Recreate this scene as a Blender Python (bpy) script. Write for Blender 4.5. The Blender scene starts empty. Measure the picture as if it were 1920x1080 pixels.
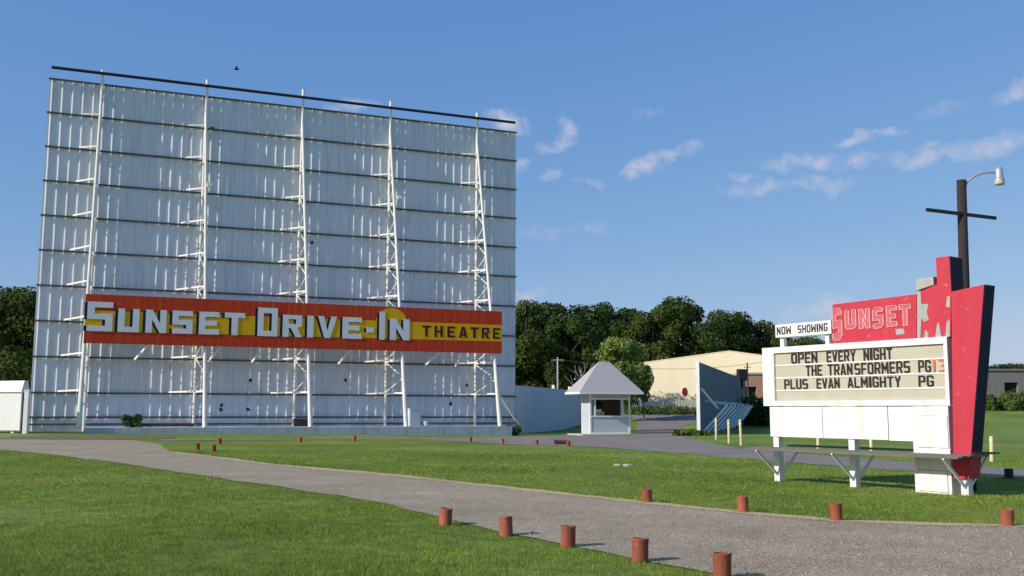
import bpy, bmesh, math, random
import numpy as np
from mathutils import Vector, Matrix
from mathutils.geometry import tessellate_polygon

rnd = random.Random(7)
rng = np.random.default_rng(11)
scene = bpy.context.scene
COL = scene.collection
PI = math.pi

# ------------------------------------------------------------------ camera model
F, PITCH, ROLL, EYE = 1870.0, 6.95, 0.15, 1.6
def _cam():
    return Matrix.Rotation(math.radians(90 + PITCH), 3, 'X') @ Matrix.Rotation(math.radians(ROLL), 3, 'Z')
CM = _cam()
CAM = Vector((0, 0, EYE))
def ray(px, py):
    return CM @ Vector(((px - 960) / F, (540 - py) / F, -1.0))

def sstep(a, b, x):
    t = np.clip((x - a) / (b - a), 0, 1)
    return t * t * (3 - 2 * t)
def H(x, y):
    """terrain height"""
    side = np.interp(x, [-45, -28, 0, 5, 14], [0.2, 0.2, -0.2, -0.15, 0.0])
    return sstep(30, 58, y) * side + 1.8 * sstep(84, 122, y)
def h(x, y):
    return float(H(np.array(x), np.array(y)))

def G(px, py):
    """the ground point seen at a place of the photograph"""
    q = ray(px, py)
    t0, t = 2.0, 2.0
    while t < 400:
        p = CAM + q * t
        if p.z < h(p.x, p.y): break
        t0 = t; t += 0.5
    for _ in range(30):
        m = (t0 + t) / 2
        p = CAM + q * m
        if p.z < h(p.x, p.y): t = m
        else: t0 = m
    p = CAM + q * t
    return Vector((p.x, p.y, h(p.x, p.y)))
def at(px, py, Y):
    q = ray(px, py)
    return CAM + q * (Y / q.y)

class Frame:
    """an upright local frame: x along the face, -y towards the viewer, z up"""
    def __init__(s, loc, rz):
        s.loc = Vector(loc); s.rz = rz
        s.x = Vector((math.cos(rz), math.sin(rz), 0)); s.y = Vector((-math.sin(rz), math.cos(rz), 0))
    def pl(s, px, py, y=0.0):
        q = ray(px, py)
        t = (s.loc + s.y * y - CAM).dot(s.y) / q.dot(s.y)
        p = CAM + q * t - s.loc
        return p.dot(s.x), p.z + s.loc.z
    def w(s, x, y, z):
        return s.loc + s.x * x + s.y * y + Vector((0, 0, z))

# ------------------------------------------------------------------ materials
def new_mat(name):
    m = bpy.data.materials.new(name); m.use_nodes = True
    nt = m.node_tree
    return m, nt, nt.nodes['Principled BSDF']
def N(nt, kind, **kw):
    n = nt.nodes.new(kind)
    for k, v in kw.items():
        if k in n.inputs.keys(): n.inputs[k].default_value = v
        else: setattr(n, k, v)
    return n
def ramp(nt, fac, stops):
    r = nt.nodes.new('ShaderNodeValToRGB')
    el = r.color_ramp.elements
    while len(el) < len(stops): el.new(0.5)
    for e, (p, c) in zip(el, stops):
        e.position = p; e.color = (*c, 1) if len(c) == 3 else c
    nt.links.new(fac, r.inputs[0]); return r
def coords(nt, scale=(1, 1, 1), space='Object'):
    tc = nt.nodes.new('ShaderNodeTexCoord'); mp = nt.nodes.new('ShaderNodeMapping')
    mp.inputs['Scale'].default_value = scale
    nt.links.new(tc.outputs[space], mp.inputs[0]); return mp.outputs[0]
def noise(nt, co, scale, detail=4, rough=0.55):
    n = N(nt, 'ShaderNodeTexNoise', Scale=scale, Detail=detail, Roughness=rough)
    nt.links.new(co, n.inputs['Vector']); return n.outputs[0]
def mix(nt, fac, a, b, mode='MIX'):
    m = nt.nodes.new('ShaderNodeMix'); m.data_type = 'RGBA'; m.blend_type = mode
    for sock, v in ((m.inputs[0], fac), (m.inputs[6], a), (m.inputs[7], b)):
        if hasattr(v, 'links'): nt.links.new(v, sock)
        elif isinstance(v, (int, float)): sock.default_value = v
        else: sock.default_value = (*v, 1)
    return m.outputs[2]
def bump(nt, hgt, strength, dist=0.02):
    b = N(nt, 'ShaderNodeBump', Strength=strength, Distance=dist)
    nt.links.new(hgt, b.inputs['Height']); return b.outputs[0]

def paint(name, col, col2=None, rough=0.6, scale=3.0, stretch=(1, 1, 1), amount=0.5, bmp=0.1, grime=None, spots=None, metal=0.0):
    """weathered paint: two tones by noise, optional grime streaks and chipped spots"""
    m, nt, b = new_mat(name)
    co = coords(nt, stretch)
    col2 = col2 or tuple(c * 0.8 for c in col)
    n1 = noise(nt, co, scale, 6, 0.6)
    r = ramp(nt, n1, [(0.5 - amount / 2, col2), (0.5 + amount / 2, col)])
    out = r.outputs[0]
    if grime:
        co2 = coords(nt, (2.2, 2.2, 0.12))
        g = ramp(nt, noise(nt, co2, 2.0, 7, 0.7), [(0.48, (0, 0, 0)), (0.75, (1, 1, 1))])
        out = mix(nt, g.outputs[0], out, grime)
    if spots:
        co3 = coords(nt)
        g = ramp(nt, noise(nt, co3, spots[1], 5, 0.7), [(spots[2], (0, 0, 0)), (spots[2] + 0.10, (0.8, 0.8, 0.8))])
        out = mix(nt, g.outputs[0], out, spots[0])
    nt.links.new(out, b.inputs['Base Color'])
    b.inputs['Roughness'].default_value = rough; b.inputs['Metallic'].default_value = metal
    b.inputs['Specular IOR Level'].default_value = 0.5 if metal else 0.2
    if bmp: nt.links.new(bump(nt, noise(nt, co, scale * 6, 5), bmp), b.inputs['Normal'])
    return m

def foliage(name, dark, light, yellow):
    m, nt, b = new_mat(name)
    geo = nt.nodes.new('ShaderNodeNewGeometry')
    info = nt.nodes.new('ShaderNodeObjectInfo')
    co = coords(nt)
    n1 = noise(nt, co, 0.55, 3)
    r = ramp(nt, n1, [(0.35, dark), (0.62, light)])
    r2 = ramp(nt, geo.outputs['Random Per Island'], [(0.0, (0.75, 0.78, 0.75)), (1.0, (1.22, 1.2, 1.15))])
    c = mix(nt, 1.0, r.outputs[0], r2.outputs[0], 'MULTIPLY')
    r3 = ramp(nt, info.outputs['Random'], [(0.3, (0, 0, 0)), (1.0, (0.55, 0.55, 0.55))])
    c = mix(nt, r3.outputs[0], c, yellow)
    nt.links.new(c, b.inputs['Base Color']); b.inputs['Roughness'].default_value = 0.8; b.inputs['Specular IOR Level'].default_value = 0.15
    tr = nt.nodes.new('ShaderNodeBsdfTranslucent'); nt.links.new(c, tr.inputs[0])
    ms = nt.nodes.new('ShaderNodeMixShader'); ms.inputs[0].default_value = 0.25
    nt.links.new(b.outputs[0], ms.inputs[1]); nt.links.new(tr.outputs[0], ms.inputs[2])
    nt.links.new(ms.outputs[0], nt.nodes['Material Output'].inputs[0])
    return m

def grass_mat(name, blade=False):
    m, nt, b = new_mat(name)
    co = coords(nt)
    big = ramp(nt, noise(nt, co, 0.16, 4), [(0.35, (0.150, 0.228, 0.028)), (0.55, (0.210, 0.296, 0.042)), (0.72, (0.310, 0.350, 0.088))])
    mid = ramp(nt, noise(nt, co, 2.4, 6, 0.72), [(0.3, (0.58, 0.62, 0.52)), (0.7, (1.32, 1.26, 1.32))])
    c = mix(nt, 1.0, big.outputs[0], mid.outputs[0], 'MULTIPLY')
    dry = ramp(nt, noise(nt, co, 0.55, 6, 0.7), [(0.56, (0, 0, 0)), (0.76, (0.55, 0.55, 0.55))])
    c = mix(nt, dry.outputs[0], c, (0.30, 0.26, 0.10))
    if blade:
        geo = nt.nodes.new('ShaderNodeNewGeometry')
        r = ramp(nt, geo.outputs['Random Per Island'], [(0.0, (0.6, 0.66, 0.5)), (0.8, (1.25, 1.22, 1.1)), (0.96, (1.9, 1.6, 1.8))])
        c = mix(nt, 1.0, c, r.outputs[0], 'MULTIPLY')
    else:
        co2 = coords(nt)
        fine = ramp(nt, noise(nt, co2, 14, 5, 0.75), [(0.3, (0.55, 0.6, 0.5)), (0.7, (1.3, 1.25, 1.2))])
        c = mix(nt, 0.9, c, fine.outputs[0], 'MULTIPLY')
        nt.links.new(bump(nt, noise(nt, co2, 20, 6, 0.8), 0.9, 0.06), b.inputs['Normal'])
    nt.links.new(c, b.inputs['Base Color']); b.inputs['Roughness'].default_value = 0.75
    b.inputs['Specular IOR Level'].default_value = 0.25
    if blade:
        tr = nt.nodes.new('ShaderNodeBsdfTranslucent'); nt.links.new(c, tr.inputs[0])
        ms = nt.nodes.new('ShaderNodeMixShader'); ms.inputs[0].default_value = 0.3
        nt.links.new(b.outputs[0], ms.inputs[1]); nt.links.new(tr.outputs[0], ms.inputs[2])
        nt.links.new(ms.outputs[0], nt.nodes['Material Output'].inputs[0])
    return m

def gravel_mat(name, base, dirt):
    m, nt, b = new_mat(name)
    co = coords(nt)
    big = ramp(nt, noise(nt, co, 0.35, 6, 0.65), [(0.36, base), (0.7, dirt)])
    v = N(nt, 'ShaderNodeTexVoronoi', Scale=38.0); nt.links.new(co, v.inputs['Vector'])
    st = ramp(nt, v.outputs['Color'], [(0.1, (0.72, 0.72, 0.72)), (0.9, (1.28, 1.26, 1.22))])
    c = mix(nt, 1.0, big.outputs[0], st.outputs[0], 'MULTIPLY')
    w = ramp(nt, noise(nt, coords(nt, (1, 1, 1)), 1.1, 6, 0.7), [(0.32, (0.86, 0.85, 0.84)), (0.66, (1.13, 1.12, 1.10))])
    c = mix(nt, 1.0, c, w.outputs[0], 'MULTIPLY')
    f = ramp(nt, noise(nt, co, 9, 7, 0.8), [(0.35, (0.72, 0.72, 0.73)), (0.65, (1.22, 1.2, 1.16))])
    c = mix(nt, 0.9, c, f.outputs[0], 'MULTIPLY')
    nt.links.new(c, b.inputs['Base Color']); b.inputs['Roughness'].default_value = 0.95
    nt.links.new(bump(nt, v.outputs['Distance'], 0.5, 0.02), b.inputs['Normal'])
    return m

M = {}
M['grass'] = grass_mat('lawn')
M['blade'] = grass_mat('grass_blades', True)
M['gravel'] = gravel_mat('gravel', (0.305, 0.252, 0.180), (0.385, 0.322, 0.240))
M['asphalt'] = gravel_mat('worn_asphalt', (0.20, 0.18, 0.17), (0.27, 0.235, 0.21))
M['dirt'] = gravel_mat('dirt', (0.44, 0.36, 0.20), (0.52, 0.43, 0.25))
M['dirt_dark'] = gravel_mat('brown_dirt', (0.13, 0.13, 0.05), (0.20, 0.165, 0.09))
M['cladding'] = paint('cladding_paint', (0.76, 0.785, 0.82), (0.64, 0.665, 0.705), 0.6, 1.2, (1, 1, 0.25), 0.5, 0.03, grime=(0.50, 0.51, 0.50))
M['girt'] = paint('dark_girt', (0.12, 0.125, 0.11), (0.08, 0.085, 0.08), 0.8, 3)  # girts coloured dark greenish grey on every face
M['white_steel'] = paint('white_steel', (0.84, 0.82, 0.77), (0.72, 0.68, 0.60), 0.5, 2.5, (1, 1, 0.5), 0.35, 0.05)
M['dark_pipe'] = paint('dark_pipe', (0.03, 0.03, 0.035), (0.02, 0.02, 0.025), 0.6)
M['slab'] = paint('blue_grey_concrete', (0.50, 0.56, 0.62), (0.38, 0.43, 0.49), 0.8, 1.5, (1, 1, 1), 0.5, 0.15, grime=(0.3, 0.3, 0.29))
M['sign_red'] = paint('sign_red', (0.60, 0.052, 0.014), (0.47, 0.036, 0.014), 0.7, 1.6, (3, 1, 0.25), 0.4, 0.03, grime=(0.55, 0.12, 0.03))
M['sign_yellow'] = paint('sign_yellow', (0.82, 0.47, 0.008), (0.72, 0.37, 0.008), 0.7, 1.5, (3, 1, 0.3), 0.4, 0.03)
M['sign_white'] = paint('letter_white', (0.78, 0.79, 0.80), (0.68, 0.70, 0.73), 0.5, 2, amount=0.4, bmp=0.02)
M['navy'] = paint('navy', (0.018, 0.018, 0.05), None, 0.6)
M['maroon'] = paint('maroon', (0.11, 0.012, 0.012), (0.07, 0.01, 0.01), 0.6)
M['white'] = paint('white_paint', (0.82, 0.82, 0.81), (0.74, 0.73, 0.71), 0.5, 2.0, (1, 1, 0.4), 0.4, 0.03)
M['white_worn'] = paint('worn_white_paint', (0.82, 0.82, 0.81), (0.76, 0.75, 0.73), 0.55, 2.5, (1, 1, 0.4), 0.4, 0.05, grime=(0.52, 0.47, 0.40), spots=((0.40, 0.38, 0.36), 7.0, 0.66))
M['cream'] = paint('cream_board', (0.50, 0.47, 0.375), (0.44, 0.41, 0.32), 0.45, 3.0, (1, 1, 1), 0.5, 0.02)
M['pink_red'] = paint('faded_red', (0.53, 0.048, 0.074), (0.45, 0.032, 0.052), 0.5, 3.0, (1, 1, 0.4), 0.45, 0.05, spots=((0.54, 0.20, 0.21), 4.5, 0.62))
M['bare_metal'] = paint('bare_metal', (0.42, 0.42, 0.41), (0.30, 0.31, 0.29), 0.6, 6)
M['dark_wood'] = paint('dark_wood', (0.045, 0.036, 0.034), (0.03, 0.025, 0.025), 0.85, 4, (6, 6, 0.4), 0.6, 0.3)
M['plank'] = paint('weathered_plank', (0.20, 0.19, 0.17), (0.11, 0.105, 0.10), 0.85, 4, (0.5, 5, 5), 0.6, 0.3)
M['black_letter'] = paint('black_letter', (0.025, 0.022, 0.022), (0.04, 0.03, 0.03), 0.4)
M['red_letter'] = paint('red_letter', (0.58, 0.16, 0.09), (0.50, 0.13, 0.08), 0.4)
M['pale_pink'] = paint('pale_pink', (0.56, 0.16, 0.18), (0.50, 0.09, 0.11), 0.5, 12)
M['ghost'] = paint('faded_lettering', (0.72, 0.46, 0.47), (0.60, 0.26, 0.28), 0.5, 14, amount=0.4)
M['clay'] = paint('clay_red', (0.36, 0.095, 0.05), (0.24, 0.07, 0.042), 0.8, 9, (1, 1, 0.5), 0.5, 0.2, grime=(0.16, 0.06, 0.045))
_nt = M['clay'].node_tree; _b = _nt.nodes['Principled BSDF']; _src = _b.inputs['Base Color'].links[0].from_socket
_oi = _nt.nodes.new('ShaderNodeObjectInfo')
_r = ramp(_nt, _oi.outputs['Random'], [(0.0, (0.78, 0.80, 0.82)), (1.0, (1.2, 1.25, 1.3))])
_ch = ramp(_nt, noise(_nt, coords(_nt), 16, 5, 0.7), [(0.60, (0, 0, 0)), (0.68, (0.8, 0.8, 0.8))])
_nt.links.new(mix(_nt, _ch.outputs[0], mix(_nt, 1.0, _src, _r.outputs[0], 'MULTIPLY'), (0.40, 0.20, 0.14)), _b.inputs['Base Color'])
M['clay_in'] = paint('clay_inside', (0.10, 0.03, 0.02), None, 0.9)
M['galv'] = paint('galvanised', (0.55, 0.56, 0.56), (0.44, 0.45, 0.46), 0.4, 5, metal=0.5)
M['siding'] = paint('grey_siding', (0.50, 0.545, 0.60), (0.44, 0.485, 0.54), 0.6, 3, (1, 1, 3), 0.4, 0.05)
M['shingle'] = paint('shingle_roof', (0.44, 0.43, 0.43), (0.35, 0.34, 0.345), 0.9, 7, (1, 1, 1), 0.5, 0.3)
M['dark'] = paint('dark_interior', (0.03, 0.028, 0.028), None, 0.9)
M['brown'] = paint('brown_board', (0.12, 0.065, 0.05), None, 0.8)
M['metal_beige'] = paint('beige_siding', (0.80, 0.71, 0.50), (0.74, 0.65, 0.46), 0.6, 0.6, (1, 1, 0.3), 0.4, 0.0)
M['brick'] = paint('pink_brick', (0.42, 0.24, 0.17), (0.33, 0.19, 0.14), 0.9, 3)
M['grey_block'] = paint('grey_block', (0.19, 0.185, 0.185), (0.15, 0.15, 0.15), 0.9, 1.5)
M['fence_white'] = paint('white_corrugated_fence', (0.68, 0.69, 0.72), (0.57, 0.59, 0.63), 0.6, 1.0, (1, 1, 0.2), 0.5, 0.03)
M['fence_blue'] = paint('blue_fence_paint', (0.165, 0.21, 0.245), (0.125, 0.165, 0.20), 0.7, 1.5, (3, 3, 0.3), 0.5, 0.05)
M['brace'] = paint('pale_brace', (0.80, 0.84, 0.84), (0.62, 0.68, 0.68), 0.7, 3)
M['pale_slat'] = paint('pale_slats', (0.52, 0.51, 0.46), (0.40, 0.40, 0.36), 0.9, 3, (1, 1, 0.3))
M['yellow_post'] = paint('pale_yellow', (0.66, 0.58, 0.29), (0.56, 0.48, 0.25), 0.7, 5)
M['bark'] = paint('bark', (0.10, 0.08, 0.06), (0.06, 0.048, 0.038), 0.9, 3, (4, 4, 0.6), 0.5, 0.4)
M['dead_wood'] = paint('dead_wood', (0.30, 0.26, 0.24), (0.2, 0.17, 0.16), 0.9, 3)
M['stop_red'] = paint('sign_dark_red', (0.20, 0.03, 0.03), None, 0.5)
M['stone'] = paint('pale_stone', (0.55, 0.52, 0.42), (0.40, 0.38, 0.30), 0.9, 6, bmp=0.4)
M['lamp_glass'] = paint('lamp_glass', (0.62, 0.58, 0.52), (0.5, 0.46, 0.42), 0.25)
M['wire'] = paint('wire', (0.12, 0.12, 0.12), None, 0.7)
M['leaf_dark'] = foliage('dark_leaves', (0.022, 0.046, 0.010), (0.066, 0.108, 0.022), (0.090, 0.110, 0.022))
M['leaf_light'] = foliage('light_leaves', (0.13, 0.19, 0.045), (0.24, 0.30, 0.08), (0.20, 0.26, 0.06))
M['leaf_hedge'] = foliage('hedge_leaves', (0.06, 0.10, 0.022), (0.11, 0.16, 0.035), (0.11, 0.15, 0.03))
gm, gnt, gb = new_mat('window_glass')
gb.inputs['Base Color'].default_value = (0.9, 0.95, 0.95, 1); gb.inputs['Roughness'].default_value = 0.03
gb.inputs['Transmission Weight'].default_value = 1.0; gb.inputs['IOR'].default_value = 1.05
M['glass'] = gm

# ------------------------------------------------------------------ mesh builder
class MB:
    def __init__(s): s.v = []; s.f = []
    def add(s, vs, fs):
        o = len(s.v); s.v += [tuple(v) for v in vs]; s.f += [tuple(i + o for i in f) for f in fs]; return s
    def box(s, x0, x1, y0, y1, z0, z1):
        vs = [(x0, y0, z0), (x1, y0, z0), (x1, y1, z0), (x0, y1, z0), (x0, y0, z1), (x1, y0, z1), (x1, y1, z1), (x0, y1, z1)]
        return s.add(vs, [(0, 3, 2, 1), (4, 5, 6, 7), (0, 1, 5, 4), (1, 2, 6, 5), (2, 3, 7, 6), (3, 0, 4, 7)])
    def bar(s, a, b, w, d=None, up=(0, 0, 1)):
        a, b = Vector(a), Vector(b); d = d or w
        t = (b - a).normalized(); up = Vector(up)
        if abs(t.dot(up)) > 0.95: up = Vector((0, 1, 0))
        r = t.cross(up).normalized(); u = r.cross(t)
        vs = []
        for p in (a, b):
            for sx, sy in ((-1, -1), (1, -1), (1, 1), (-1, 1)): vs.append(p + r * (sx * w / 2) + u * (sy * d / 2))
        return s.add(vs, [(0, 3, 2, 1), (4, 5, 6, 7), (0, 1, 5, 4), (1, 2, 6, 5), (2, 3, 7, 6), (3, 0, 4, 7)])
    def tube(s, pts, rad, seg=10):
        pts = [Vector(p) for p in pts]
        rad = rad if hasattr(rad, '__len__') else [rad] * len(pts)
        o = len(s.v); prev = None
        for i, p in enumerate(pts):
            t = (pts[min(i + 1, len(pts) - 1)] - pts[max(i - 1, 0)]).normalized()
            ref = prev or (Vector((0, 0, 1)) if abs(t.z) < 0.9 else Vector((1, 0, 0)))
            r = t.cross(ref).normalized() if prev is None else (ref - t * ref.dot(t)).normalized()
            prev = r; u = t.cross(r)
            for k in range(seg):
                a = 2 * PI * k / seg
                s.v.append(tuple(p + r * (math.cos(a) * rad[i]) + u * (math.sin(a) * rad[i])))
        for i in range(len(pts) - 1):
            for k in range(seg):
                k2 = (k + 1) % seg
                s.f.append((o + i * seg + k, o + i * seg + k2, o + (i + 1) * seg + k2, o + (i + 1) * seg + k))
        s.f.append(tuple(o + k for k in reversed(range(seg)))); s.f.append(tuple(o + (len(pts) - 1) * seg + k for k in range(seg)))
        return s
    def lathe(s, prof, seg=20, c=(0, 0, 0)):
        o = len(s.v)
        for r, z in prof:
            for k in range(seg):
                a = 2 * PI * k / seg; s.v.append((c[0] + r * math.cos(a), c[1] + r * math.sin(a), c[2] + z))
        for i in range(len(prof) - 1):
            for k in range(seg):
                k2 = (k + 1) % seg
                s.f.append((o + i * seg + k, o + i * seg + k2, o + (i + 1) * seg + k2, o + (i + 1) * seg + k))
        return s
    def prism(s, outer, holes, y0, y1):
        """polygon in the xz plane, extruded from y0 (front) to y1"""
        loops = [outer] + list(holes)
        tris = tessellate_polygon([[Vector((x, z, 0)) for x, z in lp] for lp in loops])
        flat = [p for lp in loops for p in lp]; n = len(flat)
        vs = [(x, y0, z) for x, z in flat] + [(x, y1, z) for x, z in flat]
        fs = []
        for t in tris:
            fs.append(tuple(t)); fs.append(tuple(i + n for i in reversed(t)))
        o = 0
        for lp in loops:
            k = len(lp)
            for i in range(k):
                j = (i + 1) % k; fs.append((o + i, o + j, o + j + n, o + i + n))
            o += k
        return s.add(vs, fs)
    def build(s, name, mat, parent=None, smooth=False, label=None):
        me = bpy.data.meshes.new(name); me.from_pydata(s.v, [], s.f); me.update()
        bm = bmesh.new(); bm.from_mesh(me); bmesh.ops.recalc_face_normals(bm, faces=bm.faces); bm.to_mesh(me); bm.free()
        if smooth: me.polygons.foreach_set('use_smooth', [True] * len(me.polygons))
        me.materials.append(M[mat] if isinstance(mat, str) else mat)
        o = bpy.data.objects.new(name, me); COL.objects.link(o)
        if parent: o.parent = parent
        if label: o['label'] = label
        return o

def tag(o, label, cat, group=None):
    o['label'] = label; o['category'] = cat
    if group: o['group'] = group
    return o
def thing(name, label, cat, loc, rz=0.0, group=None):
    o = bpy.data.objects.new(name, None); COL.objects.link(o); o.empty_display_size = 0.2
    o.location = loc; o.rotation_euler = (0, 0, rz)
    return tag(o, label, cat, group)
def copy_tree(o, parent=None):
    c = o.copy(); COL.objects.link(c)
    if parent: c.parent = parent
    for ch in list(o.children): copy_tree(ch, c)
    return c
def np_mesh(name, verts, faces, mat, parent=None, smooth=False):
    """verts (n,3), faces (m,k) arrays"""
    me = bpy.data.meshes.new(name)
    k = faces.shape[1]
    me.vertices.add(len(verts)); me.vertices.foreach_set('co', verts.astype(np.float32).ravel())
    me.loops.add(faces.size); me.loops.foreach_set('vertex_index', faces.astype(np.int32).ravel())
    me.polygons.add(len(faces)); me.polygons.foreach_set('loop_start', np.arange(0, faces.size, k, dtype=np.int32))
    me.polygons.foreach_set('loop_total', np.full(len(faces), k, dtype=np.int32))
    me.update(calc_edges=True); me.validate()
    if smooth: me.polygons.foreach_set('use_smooth', [True] * len(me.polygons))
    me.materials.append(M[mat])
    o = bpy.data.objects.new(name, me); COL.objects.link(o)
    if parent: o.parent = parent
    return o

# ------------------------------------------------------------------ lettering
def glyph(ch, a=0.28, b=0.18, ch_x=0.0, ch_y=0.0):
    """block letter in the unit box -> (outer, holes); ch_* chamfer the round corners"""
    m = 0.5; holes = []; rc = ''
    if ch in 'I1': o = [(0, 0), (1, 0), (1, 1), (0, 1)]
    elif ch == '-': o = [(0, 0), (1, 0), (1, 1), (0, 1)]
    elif ch == 'L': o = [(0, 0), (1, 0), (1, b), (a, b), (a, 1), (0, 1)]
    elif ch == 'T': o = [(m - a / 2, 0), (m + a / 2, 0), (m + a / 2, 1 - b), (1, 1 - b), (1, 1), (0, 1), (0, 1 - b), (m - a / 2, 1 - b)]
    elif ch == 'E': o = [(0, 0), (1, 0), (1, b), (a, b), (a, .5 - b / 2), (.88, .5 - b / 2), (.88, .5 + b / 2), (a, .5 + b / 2), (a, 1 - b), (1, 1 - b), (1, 1), (0, 1)]
    elif ch == 'F': o = [(0, 0), (a, 0), (a, .46 - b / 2), (.88, .46 - b / 2), (.88, .46 + b / 2), (a, .46 + b / 2), (a, 1 - b), (1, 1 - b), (1, 1), (0, 1)]
    elif ch == 'H': o = [(0, 0), (a, 0), (a, .5 - b / 2), (1 - a, .5 - b / 2), (1 - a, 0), (1, 0), (1, 1), (1 - a, 1), (1 - a, .5 + b / 2), (a, .5 + b / 2), (a, 1), (0, 1)]
    elif ch == 'N': o = [(0, 0), (a, 0), (a, .58), (1 - a, 0), (1, 0), (1, 1), (1 - a, 1), (1 - a, .42), (a, 1), (0, 1)]
    elif ch in 'MW':
        a *= 0.85
        o = [(0, 0), (a, 0), (a, .6), (.5, .18), (1 - a, .6), (1 - a, 0), (1, 0), (1, 1), (1 - a, 1), (.5, .5), (a, 1), (0, 1)]
        if ch == 'W': o = [(x, 1 - z) for x, z in reversed(o)]
    elif ch == 'V': o = [(.5 - a / 2, 0), (.5 + a / 2, 0), (1, 1), (1 - a, 1), (.5, .33), (a, 1), (0, 1)]
    elif ch == 'A':
        o = [(0, 0), (a, 0), (a + .05, .2), (.95 - a, .2), (1 - a, 0), (1, 0), (.5 + a * .6, 1), (.5 - a * .6, 1)]
        holes = [[(a + .09, .37), (.91 - a, .37), (.5, .78)]]
    elif ch == 'Y': o = [(.5 - a / 2, 0), (.5 + a / 2, 0), (.5 + a / 2, .42), (1, 1), (1 - a, 1), (.5, .62), (a, 1), (0, 1), (.5 - a / 2, .42)]
    elif ch == 'U': o = [(0, 0), (1, 0), (1, 1), (1 - a, 1), (1 - a, b), (a, b), (a, 1), (0, 1)]; rc = 'bl br'
    elif ch in 'OD':
        o = [(0, 0), (1, 0), (1, 1), (0, 1)]; rc = 'bl br tl tr' if ch == 'O' else 'br tr'
        holes = [[(a, b), (1 - a, b), (1 - a, 1 - b), (a, 1 - b)]]
    elif ch in 'PR':
        if ch == 'P': o = [(0, 0), (a, 0), (a, .4), (1, .4), (1, 1), (0, 1)]
        else: o = [(0, 0), (a, 0), (a, .4), (.42, .4), (1 - a * 1.05, 0), (1, 0), (.76, .42), (1, .5), (1, 1), (0, 1)]
        rc = 'tr'
        bb = b * .85
        holes = [[(a, .4 + bb), (1 - a, .4 + bb), (1 - a, 1 - bb), (a, 1 - bb)]]
    elif ch == 'S': o = [(0, 0), (1, 0), (1, .5 + b / 2), (a, .5 + b / 2), (a, 1 - b), (1, 1 - b), (1, 1), (0, 1), (0, .5 - b / 2), (1 - a, .5 - b / 2), (1 - a, b), (0, b)]; rc = 'bl br tl tr'
    elif ch == 'G': o = [(0, 0), (1, 0), (1, .52), (.5, .52), (.5, .52 - b), (1 - a, .52 - b), (1 - a, b), (a, b), (a, 1 - b), (1 - a, 1 - b), (1 - a, .7), (1, .7), (1, 1), (0, 1)]; rc = 'bl br tl tr'
    elif ch == '3': o = [(0, 0), (1, 0), (1, 1), (0, 1), (0, 1 - b), (1 - a, 1 - b), (1 - a, .5 + b / 2), (.35, .5 + b / 2), (.35, .5 - b / 2), (1 - a, .5 - b / 2), (1 - a, b), (0, b)]; rc = 'br tr'
    else: raise ValueError(ch)
    if ch_x > 0 and rc:
        out = []
        for x, z in o:
            key = {(0, 0): 'bl', (1, 0): 'br', (1, 1): 'tr', (0, 1): 'tl'}.get((x, z))
            if key and key in rc.split():
                p, q = {'bl': ((0, ch_y), (ch_x, 0)), 'br': ((1 - ch_x, 0), (1, ch_y)), 'tr': ((1, 1 - ch_y), (1 - ch_x, 1)), 'tl': ((ch_x, 1), (0, 1 - ch_y))}[key]
                out += [p, q]
            else: out.append((x, z))
        o = out
    return o, holes
def fit(loop, x0, x1, z0, z1, z0b=None, z1b=None):
    """map the unit box to a quad that may slope from (z0,z1) at x0 to (z0b,z1b) at x1"""
    z0b = z0 if z0b is None else z0b; z1b = z1 if z1b is None else z1b
    r = []
    for x, z in loop:
        lo = z0 + (z0b - z0) * x; hi = z1 + (z1b - z1) * x
        r.append((x0 + (x1 - x0) * x, lo + (hi - lo) * z))
    return r

# ------------------------------------------------------------------ setting: ground, roads
def lines(lo, hi, step): return list(np.arange(lo, hi, step))
gx = sorted(set(np.round(lines(-900, -80, 60) + lines(-80, 80, 1.6) + lines(80, 901, 60), 3)))
gy = sorted(set(np.round(lines(-60, 5, 8) + lines(5, 150, 1.2) + lines(150, 1800, 80), 3)))
X, Y = np.meshgrid(gx, gy)
V = np.stack([X, Y, H(X, Y)], -1).reshape(-1, 3)
nx, ny = len(gx), len(gy)
idx = np.arange(nx * ny).reshape(ny, nx)
Q = np.stack([idx[:-1, :-1], idx[:-1, 1:], idx[1:, 1:], idx[1:, :-1]], -1).reshape(-1, 4)
ground = np_mesh('grass_ground', V, Q, 'grass', smooth=True); ground['kind'] = 'structure'

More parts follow.
